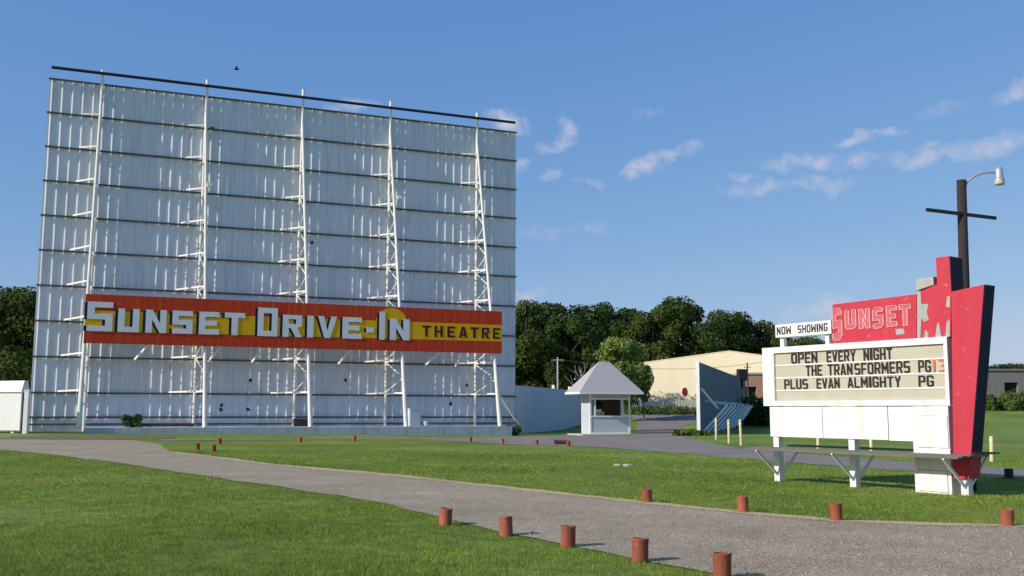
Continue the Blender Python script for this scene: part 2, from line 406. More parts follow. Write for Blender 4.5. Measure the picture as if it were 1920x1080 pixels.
def resample(pts, n):
    P = np.array(pts, float); d = np.r_[0, np.cumsum(np.hypot(*np.diff(P, axis=0).T))]
    t = np.linspace(0, d[-1], n)
    return np.stack([np.interp(t, d, P[:, 0]), np.interp(t, d, P[:, 1])], -1)
ROADS = []
def strip(name, up, low, mat, lift, n=160, m=14, jit=0.0):
    """a road sheet between two edges (given in world xy)"""
    U, L = (np.array(E, float) if len(E) == n else resample(E, n) for E in (up, low))
    if jit:
        for E in (U, L):
            arc = np.r_[0, np.cumsum(np.hypot(*np.diff(E, axis=0).T))]
            knots = np.arange(0, arc[-1] + 1, 0.7); k = np.interp(arc, knots, rng.normal(0, 1, len(knots)))[:, None]; k[:2] = 0; k[-2:] = 0
            tg = np.gradient(E, axis=0); nn = np.stack([-tg[:, 1], tg[:, 0]], -1); nn /= np.linalg.norm(nn, axis=1)[:, None]
            E += nn * k * jit
    ROADS.append(np.r_[U, L[::-1]])
    t = np.linspace(0, 1, m)[None, :, None]
    P = U[:, None, :] * (1 - t) + L[:, None, :] * t
    z = H(P[..., 0], P[..., 1]) + lift
    V = np.concatenate([P, z[..., None]], -1).reshape(-1, 3)
    idx = np.arange(n * m).reshape(n, m)
    Q = np.stack([idx[:-1, :-1], idx[1:, :-1], idx[1:, 1:], idx[:-1, 1:]], -1).reshape(-1, 4)
    o = np_mesh(name, V, Q, mat, smooth=True); o['kind'] = 'structure'
    return U, L
def gp(lst): return [G(*p).xy for p in lst]
def gedge(lst, n):
    """an edge sampled evenly from left to right"""
    xs = np.linspace(lst[0][0], lst[-1][0], n); A = np.array(lst, float)
    return np.array([G(x, float(np.interp(x, A[:, 0], A[:, 1]))).xy for x in xs])
up_px = [(-500, 822), (0, 824), (160, 825), (250, 826), (300, 833), (322, 848), (400, 857), (515, 872), (640, 883), (760, 894), (900, 910), (1062, 927), (1207, 943), (1388, 961), (1564, 977), (1720, 983), (1920, 988), (2500, 1006)]
lo_px = [(-500, 830), (0, 844), (54, 848), (190, 864), (298, 880), (406, 896), (520, 913), (640, 932), (760, 955), (820, 970), (941, 1000), (1062, 1021), (1201, 1051), (1340, 1077), (1700, 1180), (2500, 1460)]
DU, DL = strip('gravel_driveway', gedge(up_px, 420), gedge(lo_px, 420), 'gravel', 0.012, 420, 22, 0.05)
bu_px = [(300, 823.5), (600, 822), (800, 821), (960, 819), (1086, 817), (1189, 818), (1281, 819), (1308, 827), (1350, 835), (1395, 842), (1550, 855), (1700, 866), (1920, 880), (2500, 915)]
bl_px = [(300, 826.5), (600, 824.3), (800, 825), (960, 834), (1075, 836), (1166, 842), (1281, 851), (1395, 861), (1550, 873), (1720, 885), (1920, 897), (2500, 940)]
strip('asphalt_road', gedge(bu_px, 260), gedge(bl_px, 260), 'asphalt', 0.012, 260, 8, 0.05)
lot_l = [(1189, 818.5), (1194, 800), (1196, 788), (1170, 780), (1150, 777)]
lot_r = [(1290, 820), (1282, 808), (1275, 800), (1330, 786), (1420, 777)]
strip('gravel_lot', gp(lot_l), gp(lot_r), 'asphalt', 0.016, 60, 10, 0.1)
strip('dirt_patch', gp([(20, 818), (120, 816), (220, 817), (330, 818.5)]), gp([(20, 823), (120, 824), (220, 824), (330, 822)]), 'dirt_dark', 0.010, 60, 6, 0.12)
# dry verge along the island
off = np.array([0.10, 0.24])
e = resample(gp(up_px)[5:], 200)
t = np.gradient(e, axis=0); nrm = np.stack([-t[:, 1], t[:, 0]], -1); nrm /= np.linalg.norm(nrm, axis=1)[:, None]
wob = 0.20 + 0.22 * np.interp(np.arange(200), np.arange(0, 200, 5), rng.random(40))
strip('road_verge', e + nrm * wob[:, None] * .55, e - nrm * (wob[:, None] * .5 + .08), 'dirt', 0.018, 200, 3, 0.03)

# ------------------------------------------------------------------ grass blades and gravel near the camera
def inside(poly, P):
    x, y = P[:, 0], P[:, 1]; r = np.zeros(len(P), bool); n = len(poly)
    for i in range(n):
        x1, y1 = poly[i]; x2, y2 = poly[(i + 1) % n]
        c = ((y1 > y) != (y2 > y))
        with np.errstate(divide='ignore', invalid='ignore'):
            xi = (x2 - x1) * (y - y1) / (y2 - y1) + x1
        r ^= c & (x < xi)
    return r
def scatter(n, y0, y1, power):
    y = y0 * (y1 / y0) ** (rng.random(n) ** power)
    x = (rng.random(n) * 2 - 1) * (0.56 * y + 0.6)
    return np.stack([x, y], -1)
P = scatter(420000, 8.6, 40.0, 0.95)
core = np.r_[DU[::1] + 0, DL[::-1]]
P = P[~inside(core, P)]
P = P[~inside(ROADS[1], P)]
tuft = [(835, 985), (949, 1005), (1065, 1026), (1200, 1054), (1354, 1086), (1213, 943), (1393, 961), (1568, 977), (1889, 987), (1456, 900), (1598, 912), (1812, 931), (1735, 928), (1765, 929)]
TP = np.concatenate([np.array(G(*q).xy)[None] + rng.normal(0, 1, (130, 2)) * np.array([.14, .10]) for q in tuft])
TP = np.concatenate([TP] + [(e + nrm * (.16 + .25 * rng.random((len(e), 1))))[rng.integers(0, len(e), 2500)] + rng.normal(0, .05, (2500, 2))])
ntuft = len(TP); P = np.concatenate([P, TP])
n = len(P)
z0 = H(P[:, 0], P[:, 1])
patch = 0.75 + 0.35 * np.sin(P[:, 0] * 1.3 + 1.7 * np.sin(P[:, 1] * 0.9)) * np.sin(P[:, 1] * 1.1 + P[:, 0] * 0.4)
hgt = (0.020 + 0.045 * rng.random(n) ** 1.5) * patch
hgt[-ntuft:] *= 1.7
wd = 0.0035 * (0.7 + 0.6 * rng.random(n)) * np.clip(P[:, 1] / 12, 1, 2.6)
ang = rng.random(n) * 2 * PI; lean = rng.normal(0, 0.5, (n, 2)) * hgt[:, None]
dx, dy = np.cos(ang) * wd, np.sin(ang) * wd
A = np.stack([P[:, 0] - dx, P[:, 1] - dy, z0 - 0.004], -1); B = np.stack([P[:, 0] + dx, P[:, 1] + dy, z0 - 0.004], -1)
T = np.stack([P[:, 0] + lean[:, 0], P[:, 1] + lean[:, 1], z0 + hgt], -1)
V = np.stack([A, B, T], 1).reshape(-1, 3)
o = np_mesh('grass', V, np.arange(3 * n).reshape(-1, 3), 'blade')
o['kind'] = 'stuff'; tag(o, 'short mown green grass of the lawns beside the gravel driveway', 'grass')
# loose stones on the driveway
P = scatter(60000, 8.6, 26.0, 0.9); P = P[inside(core, P)]; P = P[(rng.random(len(P)) < 0.25 + 0.75 * (P[:, 0] > 2))]
n = len(P); s = 0.005 + 0.020 * rng.random(n) ** 2.5
oc = np.array([(1, 0, 0), (0, 1, 0), (-1, 0, 0), (0, -1, 0), (0, 0, 0.7)])
r = rng.random(n) * 6.28
rot = np.stack([np.stack([np.cos(r), -np.sin(r)], -1), np.stack([np.sin(r), np.cos(r)], -1)], 1)
vv = np.repeat(oc[None], n, 0) * (0.7 + 0.6 * rng.random((n, 5, 1)))
vv[:, :, :2] = np.einsum('nij,nkj->nki', rot, vv[:, :, :2])
vv = vv * s[:, None, None] + np.concatenate([P, (H(P[:, 0], P[:, 1]) + 0.013)[:, None]], -1)[:, None, :]
fc = np.array([(0, 1, 4), (1, 2, 4), (2, 3, 4), (3, 0, 4)])
o = np_mesh('loose_gravel', vv.reshape(-1, 3), (fc[None] + 5 * np.arange(n)[:, None, None]).reshape(-1, 3), 'gravel')
o['kind'] = 'stuff'; tag(o, 'loose grey stones scattered over the gravel driveway', 'gravel')

# ------------------------------------------------------------------ the screen tower
WA = math.radians(22.3)
base = at(62, 660, 62.0); base.z = 0.0
SF = Frame(base, WA)
W = (SF.pl(965, 249)[0] + SF.pl(968, 790)[0]) / 2
ZT = (SF.pl(87, 147)[1] + SF.pl(965, 249)[1]) / 2
screen = thing('drive_in_screen', 'huge white corrugated back of an outdoor film screen on steel trusses', 'screen', SF.loc, WA)
rows = [ZT] + [(SF.pl(a, b)[1] + SF.pl(c, d)[1]) / 2 for a, b, c, d in ((66, 466, 966, 521), (55, 734, 967, 745))]
rz = list(np.linspace(ZT, rows[1], 6)) + list(np.linspace(rows[1], rows[2], 5))[1:] + [1.05]
# corrugated sheet: big ribs every 0.6 m, fine ribs between
mb = MB(); prof = [(0.0, 0.0)]
x = 0.12
while x < W - 0.16:
    prof += [(x, 0), (x + 0.07, -0.038), (x + 0.10, -0.038), (x + 0.15, 0)]
    for q in (0.30, 0.47):
        if x + q + 0.05 < W: prof += [(x + q, 0), (x + q + 0.02, -0.004), (x + q + 0.035, -0.004), (x + q + 0.05, 0)]
    x += 0.62
prof.append((W, 0.0))
zz = [ZT - 0.02] + rz[1:] + [-0.5]
for k in range(len(zz) - 1):
    jy = rnd.uniform(-0.012, 0.012)
    o0 = len(mb.v)
    for (px_, py_) in prof: mb.v.append((px_, py_ + jy, zz[k + 1] + 0.01)); mb.v.append((px_, py_ + jy, zz[k] - 0.01))
    for i in range(len(prof) - 1):
        a = o0 + 2 * i; mb.f.append((a, a + 2, a + 3, a + 1))
mb.build('cladding', 'cladding', screen)
MB().box(0.01, W - 0.01, 0.03, 0.35, -0.5, ZT - 0.03).build('screen_face', 'white', screen)
for k, z in enumerate(rz):
    mb = MB(); mb.box(-0.04, W + 0.04, -0.13, -0.052, z - 0.055, z + 0.055)
    mb.build('girt', 'girt', screen)
# small dark holes shot through the sheet
for px, py in ((470, 713), (648, 713), (845, 757), (414, 768), (465, 768), (398, 240), (415, 820 - 60), (585, 455), (875, 722)):
    x, z = SF.pl(px, py, -0.06)
    pr = [(x + 0.13 * math.cos(k) * rnd.uniform(.6, 1.1), z + 0.15 * math.sin(k) * rnd.uniform(.6, 1.1)) for k in np.linspace(0, 2 * PI, 8)[:-1]]
    MB().prism(pr, [], -0.066, -0.055).build('hole', 'dark', screen)
tz0, tz1 = 21.4, 0.45
def chord_y(z): return -0.28 - 4.0 * (tz0 - z) / (tz0 - tz1)
SKEW = [0.085]
def chord_x(z): return -SKEW[0] * (chord_y(z) + 0.28)
top_px = [(193, 132), (389, 150), (569, 168), (733, 190), (895, 212)]
for i, (px, py) in enumerate(top_px):
    x, z = SF.pl(px, py, -0.25); SKEW[0] = -0.055 if i == 0 else 0.085
    tr = MB().tube([(x, -0.24, -0.4), (x, -0.24, z)], 0.10, 10).build('truss', 'white_steel', screen)
    fc = MB()
    fc.tube([(x + chord_x(q), chord_y(q), q) for q in (tz0, 6.0, tz1)], [.085, .11, .15], 10)
    fc.build('front_chord', 'white_steel', tr)
    lat = MB()
    zs = rz[1:-1]
    for k, zz_ in enumerate(zs):
        lat.bar((x + 0.02, -0.3, zz_ + 0.10), (x + chord_x(zz_), chord_y(zz_) , zz_ + 0.10), 0.06, 0.07)
        if k < len(zs) - 1:
            z2 = zs[k + 1]; zm = (zz_ + z2) / 2
            lat.bar((x + 0.03, -0.3, zz_), (x + 0.03 + chord_x(zm), chord_y(zm), zm), 0.055, 0.06)
            lat.bar((x - 0.03 + chord_x(zm), chord_y(zm), zm), (x - 0.03, -0.3, z2 + 0.2), 0.055, 0.06)
        ln = 1.1 + 0.06 * k
        MB().bar((x - ln, -0.14, zz_ + 0.10), (x - 0.1 + chord_x(zz_), chord_y(zz_) + 0.05, zz_ + 0.12), 0.07, 0.10).build('side_strut', 'white_steel', tr)
    lat.build('lattice', 'white_steel', tr)
a = SF.pl(97, 126, -0.36); b = SF.pl(966, 230, -0.36)
MB().tube([(a[0], -0.36, a[1]), (b[0], -0.36, b[1])], 0.10, 10).build('top_pipe', 'dark_pipe', screen)
xl, xr = SF.pl(157, 800, -4.65)[0], SF.pl(960, 810, -4.65)[0]
zl, zr_ = SF.pl(157, 797, -4.65)[1], SF.pl(960, 803.5, -4.65)[1]
zt = (zl + zr_) / 2
MB().box(xl, xr, -4.65, -0.08, -0.9, zt).build('footing_slab', 'slab', screen)
for zz_ in (0.62,):
    MB().box(0, W, -0.11, -0.05, zz_ - 0.04, zz_ + 0.04).build('girt', 'girt', screen)
# diagonal stay at the right end
xr5 = SF.pl(895, 500, -0.25)[0]
MB().bar((xr5 + 0.05 + chord_x(2.6), chord_y(2.6), 2.6), (SF.pl(966, 805, -2.0)[0] + 0.6, -2.2, -0.1), 0.12, 0.12).build('stay', 'white_steel', screen)
# floodlights on two trusses
for (px, py, side, lab) in ((392, 348, 1, 'small white floodlight on the second truss from the left'), (748, 371, 1, 'small white floodlight on the fourth truss from the left')):
    x, z = SF.pl(px, py, -1.0); y = chord_y(z) - 0.05
    x, z = SF.pl(px, py, y)
    r = thing('floodlight', lab, 'floodlight', SF.w(x, y, z), WA, 'floodlights on the screen trusses')
    MB().lathe([(0.02, -0.06), (0.13, -0.05), (0.17, 0.14), (0.16, 0.16), (0.0, 0.155)], 14).build('lamp_housing', 'white_steel', r).rotation_euler = (1.1, 0.4, 0)
    MB().bar((-0.32, 0.05, 0.0), (0.0, 0.0, -0.02), 0.06).build('bracket', 'white_steel', r)
# electrical cabinet, brown crate, plank, white lamp on the slab
def on_slab(px, y): return SF.w(SF.pl(px, 800, y)[0], y, zt)
r = thing('electrical_cabinet', 'pale grey metal cabinet on the slab beside the fourth truss leg', 'cabinet', on_slab(776, -3.2), WA)
MB().box(-0.38, 0.38, -0.25, 0.25, 0.0, 1.15).build('body', 'fence_white', r)
MB().box(-0.42, 0.42, -0.29, 0.29, 1.153, 1.2).build('lid', 'fence_white', r)
MB().box(-0.33, 0.33, -0.27, -0.253, 0.08, 1.08).build('door', 'siding', r)
r = thing('ground_spotlight', 'small white spotlight standing on the slab right of the grey cabinet', 'spotlight', on_slab(797, -3.3), WA)
MB().lathe([(0.02, 0), (0.16, 0.02), (0.2, 0.3), (0.18, 0.33), (0, 0.31)], 12).build('lamp_housing', 'white', r)
MB().box(-0.15, 0.15, -0.12, 0.12, 0, 0.05).build('foot', 'galv', r)
r = thing('wooden_crate', 'dark brown wooden crate on the slab beside the third truss', 'crate', on_slab(566, -1.3), WA)
MB().box(-0.55, 0.45, -0.3, 0.3, 0.0, 0.42).build('body', 'brown', r)
MB().box(-0.60, 0.50, -0.34, 0.34, 0.423, 0.47).build('lid', 'brown', r)
o = MB().box(-1.7, 1.7, -0.12, 0.12, 0.03, 0.22).box(-1.5, -1.4, -0.11, 0.11, 0, 0.03).box(1.4, 1.5, -0.11, 0.11, 0, 0.03).build('timber_beam', 'brown')
o.location = on_slab(310, -2.6); o.rotation_euler = (0, 0, WA); tag(o, 'long dark brown timber lying on the slab behind the little green bush', 'timber')

# ------------------------------------------------------------------ the theatre banner on the trusses
BD = -3.55
BF = Frame(SF.w(0, BD, 0), WA)
bx0 = (BF.pl(160, 546)[0] + BF.pl(158, 637)[0]) / 2; bx1 = (BF.pl(939, 588)[0] + BF.pl(943, 668)[0]) / 2
bz1 = (BF.pl(160, 546)[1] + BF.pl(939, 588)[1]) / 2; bz0 = (BF.pl(158, 637)[1] + BF.pl(943, 668)[1]) / 2
bw, bh = bx1 - bx0, bz1 - bz0
ban = thing('theatre_sign', 'long red and yellow sign board with white lettering SUNSET DRIVE-IN THEATRE across the screen trusses', 'sign', BF.w(bx0, 0, bz0), WA)
MB().box(0, bw, 0, 0.14, 0, bh).build('board', 'sign_red', ban)
def bxp(px): return BF.pl(px, 600 + (px - 160) * 0.045)[0] - bx0
def bzf(f): return bh * (1 - f)
mb = MB(); mb.prism([(0, bzf(.755)), (bw, bzf(.715)), (bw, bzf(.325)), (0, bzf(.335))], [], -0.006, 0.0)
mb.build('yellow_band', 'sign_yellow', ban)
cx, rr = bxp(733.5), (bxp(762) - bxp(705)) / 2
pr = [(cx + rr * math.cos(t), bzf(.328) + (bzf(.03) - bzf(.328)) * math.sin(t)) for t in np.linspace(0, PI, 20)]
MB().prism(pr, [], -0.007, 0.0).build('yellow_sun', 'sign_yellow', ban)
BIG, SM, BASE = .14, .275, .755
spec = [('S', 163, 211, .155), ('U', 221, 261, SM), ('N', 273, 312, SM), ('S', 323, 361, SM), ('E', 373, 411, SM), ('T', 421, 459, SM),
        ('D', 483, 520, BIG), ('R', 530, 566, SM), ('I', 576, 587.5, SM), ('V', 596, 631.5, SM), ('E', 642, 678, SM), ('-', 687, 701, None),
        ('I', 711, 721.5, .13), ('N', 731, 767.5, SM)]
for ch, p0, p1, tp in spec:
    x0, x1 = bxp(p0), bxp(p1)
    z0, z1 = (bzf(BASE), bzf(tp)) if tp else (bzf(.60), bzf(.49))
    big = tp is not None and tp < .2
    g, hl = glyph(ch, .29 if big else .31, .19 if big else .225)
    if ch == 'V': g = [(x if z > .5 else x, z) for x, z in g]
    L = MB().prism(fit(g, x0, x1, z0, z1), [fit(q, x0, x1, z0, z1) for q in hl], -0.03, -0.012).build('letter', 'sign_white', ban)
    sx, sz = -0.17, -0.05
    MB().prism(fit(g, x0 + sx, x1 + sx, z0 + sz + .05, z1 + sz), [fit(q, x0 + sx, x1 + sx, z0 + sz + .05, z1 + sz) for q in hl], -0.0115, -0.0075).build('drop_shadow', 'navy', L)
for ch, p0, p1 in (('T', 791.5, 807), ('H', 814.5, 830), ('E', 838.5, 853), ('A', 860.5, 876), ('T', 881.5, 897), ('R', 903, 917), ('E', 924, 937.5)):
    x0, x1 = bxp(p0), bxp(p1); z0, z1 = bzf(.655), bzf(.40)
    g, hl = glyph(ch, .3, .18)
    MB().prism(fit(g, x0, x1, z0, z1), [fit(q, x0, x1, z0, z1) for q in hl], -0.02, -0.0075).build('letter', 'maroon', ban)
mb = MB().box(0.02, bw - 0.02, 0.1405, 0.24, 0.05, 0.17).box(0.02, bw - 0.02, 0.1405, 0.24, bh - 0.2, bh - 0.08)
mb.build('back_rail', 'white_steel', ban)
for px in (275, 412, 492, 655, 822, 868):
    x = bxp(px); dx = rnd.uniform(-.3, .3)
    MB().bar((x + 0.25, 0.19, 0.08), (x - 0.35 + dx, 1.1, -0.9), 0.10, 0.12).build('bracket', 'white_steel', ban)

# ------------------------------------------------------------------ roadside marquee sign
MA = math.radians(-56.0)
MF = Frame(G(1800, 929), MA)
mq = thing('marquee_sign', 'white letter board marquee with tall red wedge fin standing on the lawn', 'sign', MF.loc, MA)
def m2(px, py, y=0.0):
    x, z = MF.pl(px, py, y); return x, z - MF.loc.z * 0
def quad(pts, y=0.0): return [m2(px, py, y) for px, py in pts]
xl = m2(1434, 700)[0]; xr = m2(1782, 700)[0]
zt1 = (m2(1435, 652)[1] + m2(1782, 632)[1]) / 2
zb1 = (m2(1435, 764)[1] + m2(1782, 757)[1]) / 2
ix0, ix1 = m2(1455, 700)[0], m2(1775.5, 700)[0]
iz1 = (m2(1458, 661)[1] + m2(1770, 646)[1]) / 2; iz0 = (m2(1455, 752)[1] + m2(1770, 749.5)[1]) / 2
MB().box(xl + .02, xr - .01, 0.0, 0.32, zb1 + .02, zt1 - .02).build('cabinet', 'white', mq)
MB().prism([(xl, zb1), (xr, zb1), (xr, zt1), (xl, zt1)], [[(ix0, iz0), (ix1, iz0), (ix1, iz1), (ix0, iz1)]], -0.07, -0.003).build('frame', 'white_worn', mq)
MB().box(ix0 + .002, ix1 - .002, -0.012, -0.003, iz0 + .002, iz1 - .002).build('letter_panel', 'cream', mq)
nr = 4; rh = (iz1 - iz0) / nr
for ry in ((1455, 685, 1770, 673), (1455, 709, 1770, 700), (1455, 733, 1770, 727)):
    z = (m2(ry[0], ry[1])[1] + m2(ry[2], ry[3])[1]) / 2
    MB().box(ix0 + .003, ix1 - .003, -0.026, -0.0125, z - .012, z + .012).build('letter_rail', 'white', mq)
WID = {'I': .42, '1': .5, 'M': 1.15, 'W': 1.2, 'L': .9, 'E': .92, 'F': .92}
def row(words, base_px, cap_px, mat='black_letter', y=-0.03):
    """words: (text, x0px, x1px); base/cap: (xa, ya, xb, yb) lines in the photo"""
    for wd, p0, p1 in words:
        mt = mat
        if wd[0] == '!': wd = wd[1:]; mt = 'red_letter'
        ws = [WID.get(c, 1.0) for c in wd]; gap = 0.2
        tot = sum(ws) + gap * (len(wd) - 1)
        X0, X1 = m2(p0, 700, y)[0], m2(p1, 700, y)[0]
        k = (X1 - X0) / tot; x = X0
        za = (m2(base_px[0], base_px[1], y)[1] + m2(base_px[2], base_px[3], y)[1]) / 2
        zb = (m2(cap_px[0], cap_px[1], y)[1] + m2(cap_px[2], cap_px[3], y)[1]) / 2
        for c, w_ in zip(wd, ws):
            g, hl = glyph(c, .27 if c not in '3' else .24, .15 if c != '3' else .13, .18, .10)
            dz = rnd.uniform(-.004, .004)
            MB().prism(fit(g, x, x + k * w_, za + dz, zb + dz), [fit(q, x, x + k * w_, za + dz, zb + dz) for q in hl], y, y + .004).build('letter', mt, mq)
            x += k * (w_ + gap)
row([('OPEN', 1484, 1533), ('EVERY', 1550.5, 1605), ('NIGHT', 1620, 1674)], (1484, 681.5, 1674, 673.5), (1484, 662, 1674, 653))
row([('THE', 1510.5, 1541), ('TRAN', 1552, 1598), ('SFORMERS', 1602, 1706), ('PG', 1722, 1745.5), ('!1', 1749.5, 1754), ('!3', 1760, 1772.5)], (1511, 705, 1772, 697), (1511, 684.5, 1772, 674.5))
row([('PLUS', 1469.5, 1513.5), ('EVAN', 1530, 1573), ('ALMIGHTY', 1588, 1688), ('PG', 1721, 1749.5)], (1470, 730, 1750, 723.5), (1470, 711, 1750, 703.5))
# white skirt panels below the board
sx0, sx1 = m2(1445, 790)[0], m2(1783, 790)[0]
sb = (m2(1445, 818)[1] + m2(1712, 826.5)[1]) / 2
seams = [sx0, m2(1544, 790)[0], m2(1667, 790)[0], m2(1713, 790)[0], sx1]
for i in range(3):
    MB().box(seams[i] + .009, seams[i + 1] - .009, -0.03 - .004 * (i % 2), 0.28, sb - .01 * (i == 2), zb1 - .012).build('skirt_panel', 'white_worn', mq)
cz = -0.05
cb = MB().box(seams[3] + .004, sx1 - .02, -0.045, 0.42, cz, zb1 - .012).build('lower_cabinet', 'white_worn', mq)
def door(p):
    q = quad(p, -0.05); xs = [a for a, _ in q]; zs_ = [b for _, b in q]
    MB().box(min(xs) - .012, max(xs) + .012, -0.0485, -0.0455, min(zs_) - .012, max(zs_) + .012).build('door_gap', 'bare_metal', cb)
    MB().box(min(xs), max(xs), -0.062, -0.049, min(zs_), max(zs_)).build('cabinet_door', 'white_worn', cb)
door([(1722, 780), (1776, 780), (1776, 838), (1722, 838)]); door([(1724, 884), (1776, 884), (1776, 919), (1724, 919)])
# legs and platform
lx = [m2(1456, 860)[0], m2(1598, 870)[0], m2(1808, 900)[0]]
for x in lx:
    MB().box(x - .075, x + .075, 0.0, 0.15, -0.25, sb - .011 if x < seams[3] else 0.40).build('leg', 'white', mq)
pz = 0.745
px0, px1 = lx[0] - .42, lx[2] + .28
for (y0, y1, dz) in ((-.68, -.50, -.03), (-.48, -.30, -.012), (-.285, -.09, 0), (.45, .60, .03), (.615, .76, .035)):
    MB().box(px0 + rnd.uniform(-.05, .05), px1 + rnd.uniform(-.04, .04), y0, y1, pz + dz, pz + dz + .03).build('plank', 'plank', mq)
MB().box(px1 - .2, px1 - .02, -.088, .448, pz - .01, pz + .035).build('plank', 'plank', mq)
for i, x in enumerate(lx):
    for s_, ye in ((-1, -.68), (1, .78)):
        MB().bar((x + .02, .075 + s_ * .06, .14), (x + .02, ye, pz - .03), .035, .05).build('platform_brace', 'white', mq)
# red wedge fin
fy = -0.06
fin = quad([(1783.5, 547), (1845, 533.5), (1817, 898), (1788, 898)], fy)
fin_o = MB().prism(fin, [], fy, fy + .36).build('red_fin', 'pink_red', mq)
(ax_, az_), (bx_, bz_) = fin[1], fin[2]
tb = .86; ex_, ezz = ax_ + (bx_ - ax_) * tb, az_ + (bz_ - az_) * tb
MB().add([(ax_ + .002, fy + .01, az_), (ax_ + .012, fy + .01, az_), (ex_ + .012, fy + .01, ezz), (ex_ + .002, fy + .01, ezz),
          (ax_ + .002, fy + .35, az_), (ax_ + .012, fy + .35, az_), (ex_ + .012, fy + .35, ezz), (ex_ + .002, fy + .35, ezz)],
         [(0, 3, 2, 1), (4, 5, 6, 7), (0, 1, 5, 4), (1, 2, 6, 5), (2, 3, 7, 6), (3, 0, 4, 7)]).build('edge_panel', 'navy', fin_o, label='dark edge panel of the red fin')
# red name panel with faded outlined lettering
npan = quad([(1561, 571), (1718.5, 551.5), (1718.5, 640), (1561, 650)], 0.0)
npan[2] = (npan[2][0], zt1 + .0); npan[3] = (npan[3][0], zt1 + .0)
nmo = MB().prism(npan, [], 0.0, .30).build('name_panel', 'pink_red', mq)
def outline(ch, quadpx, wline=.011, thick=.012):
    (x0, zA), (x1, zB) = m2(quadpx[0], quadpx[1]), m2(quadpx[2], quadpx[3])
    (_, zC), (_, zD) = m2(quadpx[0], quadpx[4]), m2(quadpx[2], quadpx[5])
    g, hl = glyph(ch, .36, .22, .2, .1)
    mb = MB(); k = 0
    for lp in [g] + hl:
        q = fit(lp, x0, x1, zA, zC, zB, zD)
        for i in range(len(q)):
            a, b = q[i], q[(i + 1) % len(q)]
            y = -thick - .0006 * (k % 5); k += 1
            mb.bar((a[0], y + thick / 2, a[1]), (b[0], y + thick / 2, b[1]), .022, thick)
    nl = mb.build('neon_letter', 'ghost', nmo)
    MB().prism(fit(g, x0, x1, zA, zC, zB, zD), [fit(q, x0, x1, zA, zC, zB, zD) for q in hl], -.004, -.001).build('letter_fill', 'pale_pink', nl)
# (x0, base y at x0, x1, base y at x1, cap y at x0, cap y at x1)
outline('S', (1563, 640, 1580, 636, 580, 577)); outline('U', (1586, 618, 1606, 616, 583, 580)); outline('N', (1612, 617, 1632, 615, 580, 578))
outline('S', (1638, 617, 1657, 614, 578, 575)); outline('E', (1664, 613, 1683, 611, 574, 573)); outline('T', (1688, 612, 1709, 609, 572, 570))
pa = quad([(1679, 617), (1694, 616), (1697, 626), (1681, 628)])
MB().prism(pa, [], -.006, -.001).build('bare_patch', 'bare_metal', nmo)
# stepped red tower
tower = quad([(1719.5, 636), (1719.5, 549), (1757, 533), (1754.5, 483), (1780, 480), (1782.5, 545), (1782.5, 633)], -.02)
tower[5] = (tower[4][0], tower[5][1])
tower[0] = (tower[0][0], zt1); tower[-1] = (tower[-1][0], zt1)
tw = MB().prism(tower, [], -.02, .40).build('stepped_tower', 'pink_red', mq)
for pp in ([(1720, 548), (1726.5, 545.5), (1727.5, 570), (1741, 570), (1738, 585), (1742, 600), (1733, 603), (1728, 596), (1726, 634), (1720, 635)],
           [(1754, 634), (1757, 608), (1761, 604), (1765, 632)], [(1774, 575), (1776, 556), (1781.5, 555), (1781.5, 577)], [(1773, 632), (1775, 604), (1781, 598), (1781.5, 631)],
           [(1733, 634), (1735, 618), (1741, 624), (1740, 634)]):
    MB().prism(quad(pp, -.02), [], -.027, -.0205).build('bare_patch', 'bare_metal', tw)
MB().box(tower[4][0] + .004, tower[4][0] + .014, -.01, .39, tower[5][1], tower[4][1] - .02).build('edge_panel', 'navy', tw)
gb_ = quad([(1720, 545), (1720, 524), (1752, 519), (1753, 534)], .1)
MB().prism(gb_, [], .06, .3).build('grey_block', 'bare_metal', mq)
# NOW SHOWING strip
nx0, nx1 = m2(1455, 620)[0], m2(1559.5, 615)[0]
nz1 = (m2(1455, 606.5)[1] + m2(1559, 603.5)[1]) / 2; nz0 = (m2(1455, 632)[1] + m2(1559, 626.5)[1]) / 2
nsp = MB().box(nx0, nx1, -.02, .26, nz0, nz1).build('now_showing_panel', 'white', mq)
MB().box(nx0 + .07, nx0 + .17, .05, .15, zt1 - .02, nz0 - .002).build('panel_post', 'white', mq)
MB().box(nx1 - .22, nx1 - .12, .05, .15, zt1 - .02, nz0 - .002).build('panel_post', 'white', mq)
def nrow(wd, p0, p1):
    ws = [WID.get(c, 1.0) for c in wd]; tot = sum(ws) + .22 * (len(wd) - 1)
    X0, X1 = m2(p0, 615)[0], m2(p1, 615)[0]; k = (X1 - X0) / tot; x = X0
    zz0, zz1 = nz0 + (nz1 - nz0) * .2, nz0 + (nz1 - nz0) * .82
    for c, w_ in zip(wd, ws):
        g, hl = glyph(c, .3, .17, .2, .12)
        MB().prism(fit(g, x, x + k * w_, zz0, zz1), [fit(q, x, x + k * w_, zz0, zz1) for q in hl], -.026, -.0205).build('letter', 'black_letter', nsp)
        x += k * (w_ + .22)
nrow('NOW', 1457.5, 1484); nrow('SHOWING', 1497, 1553)

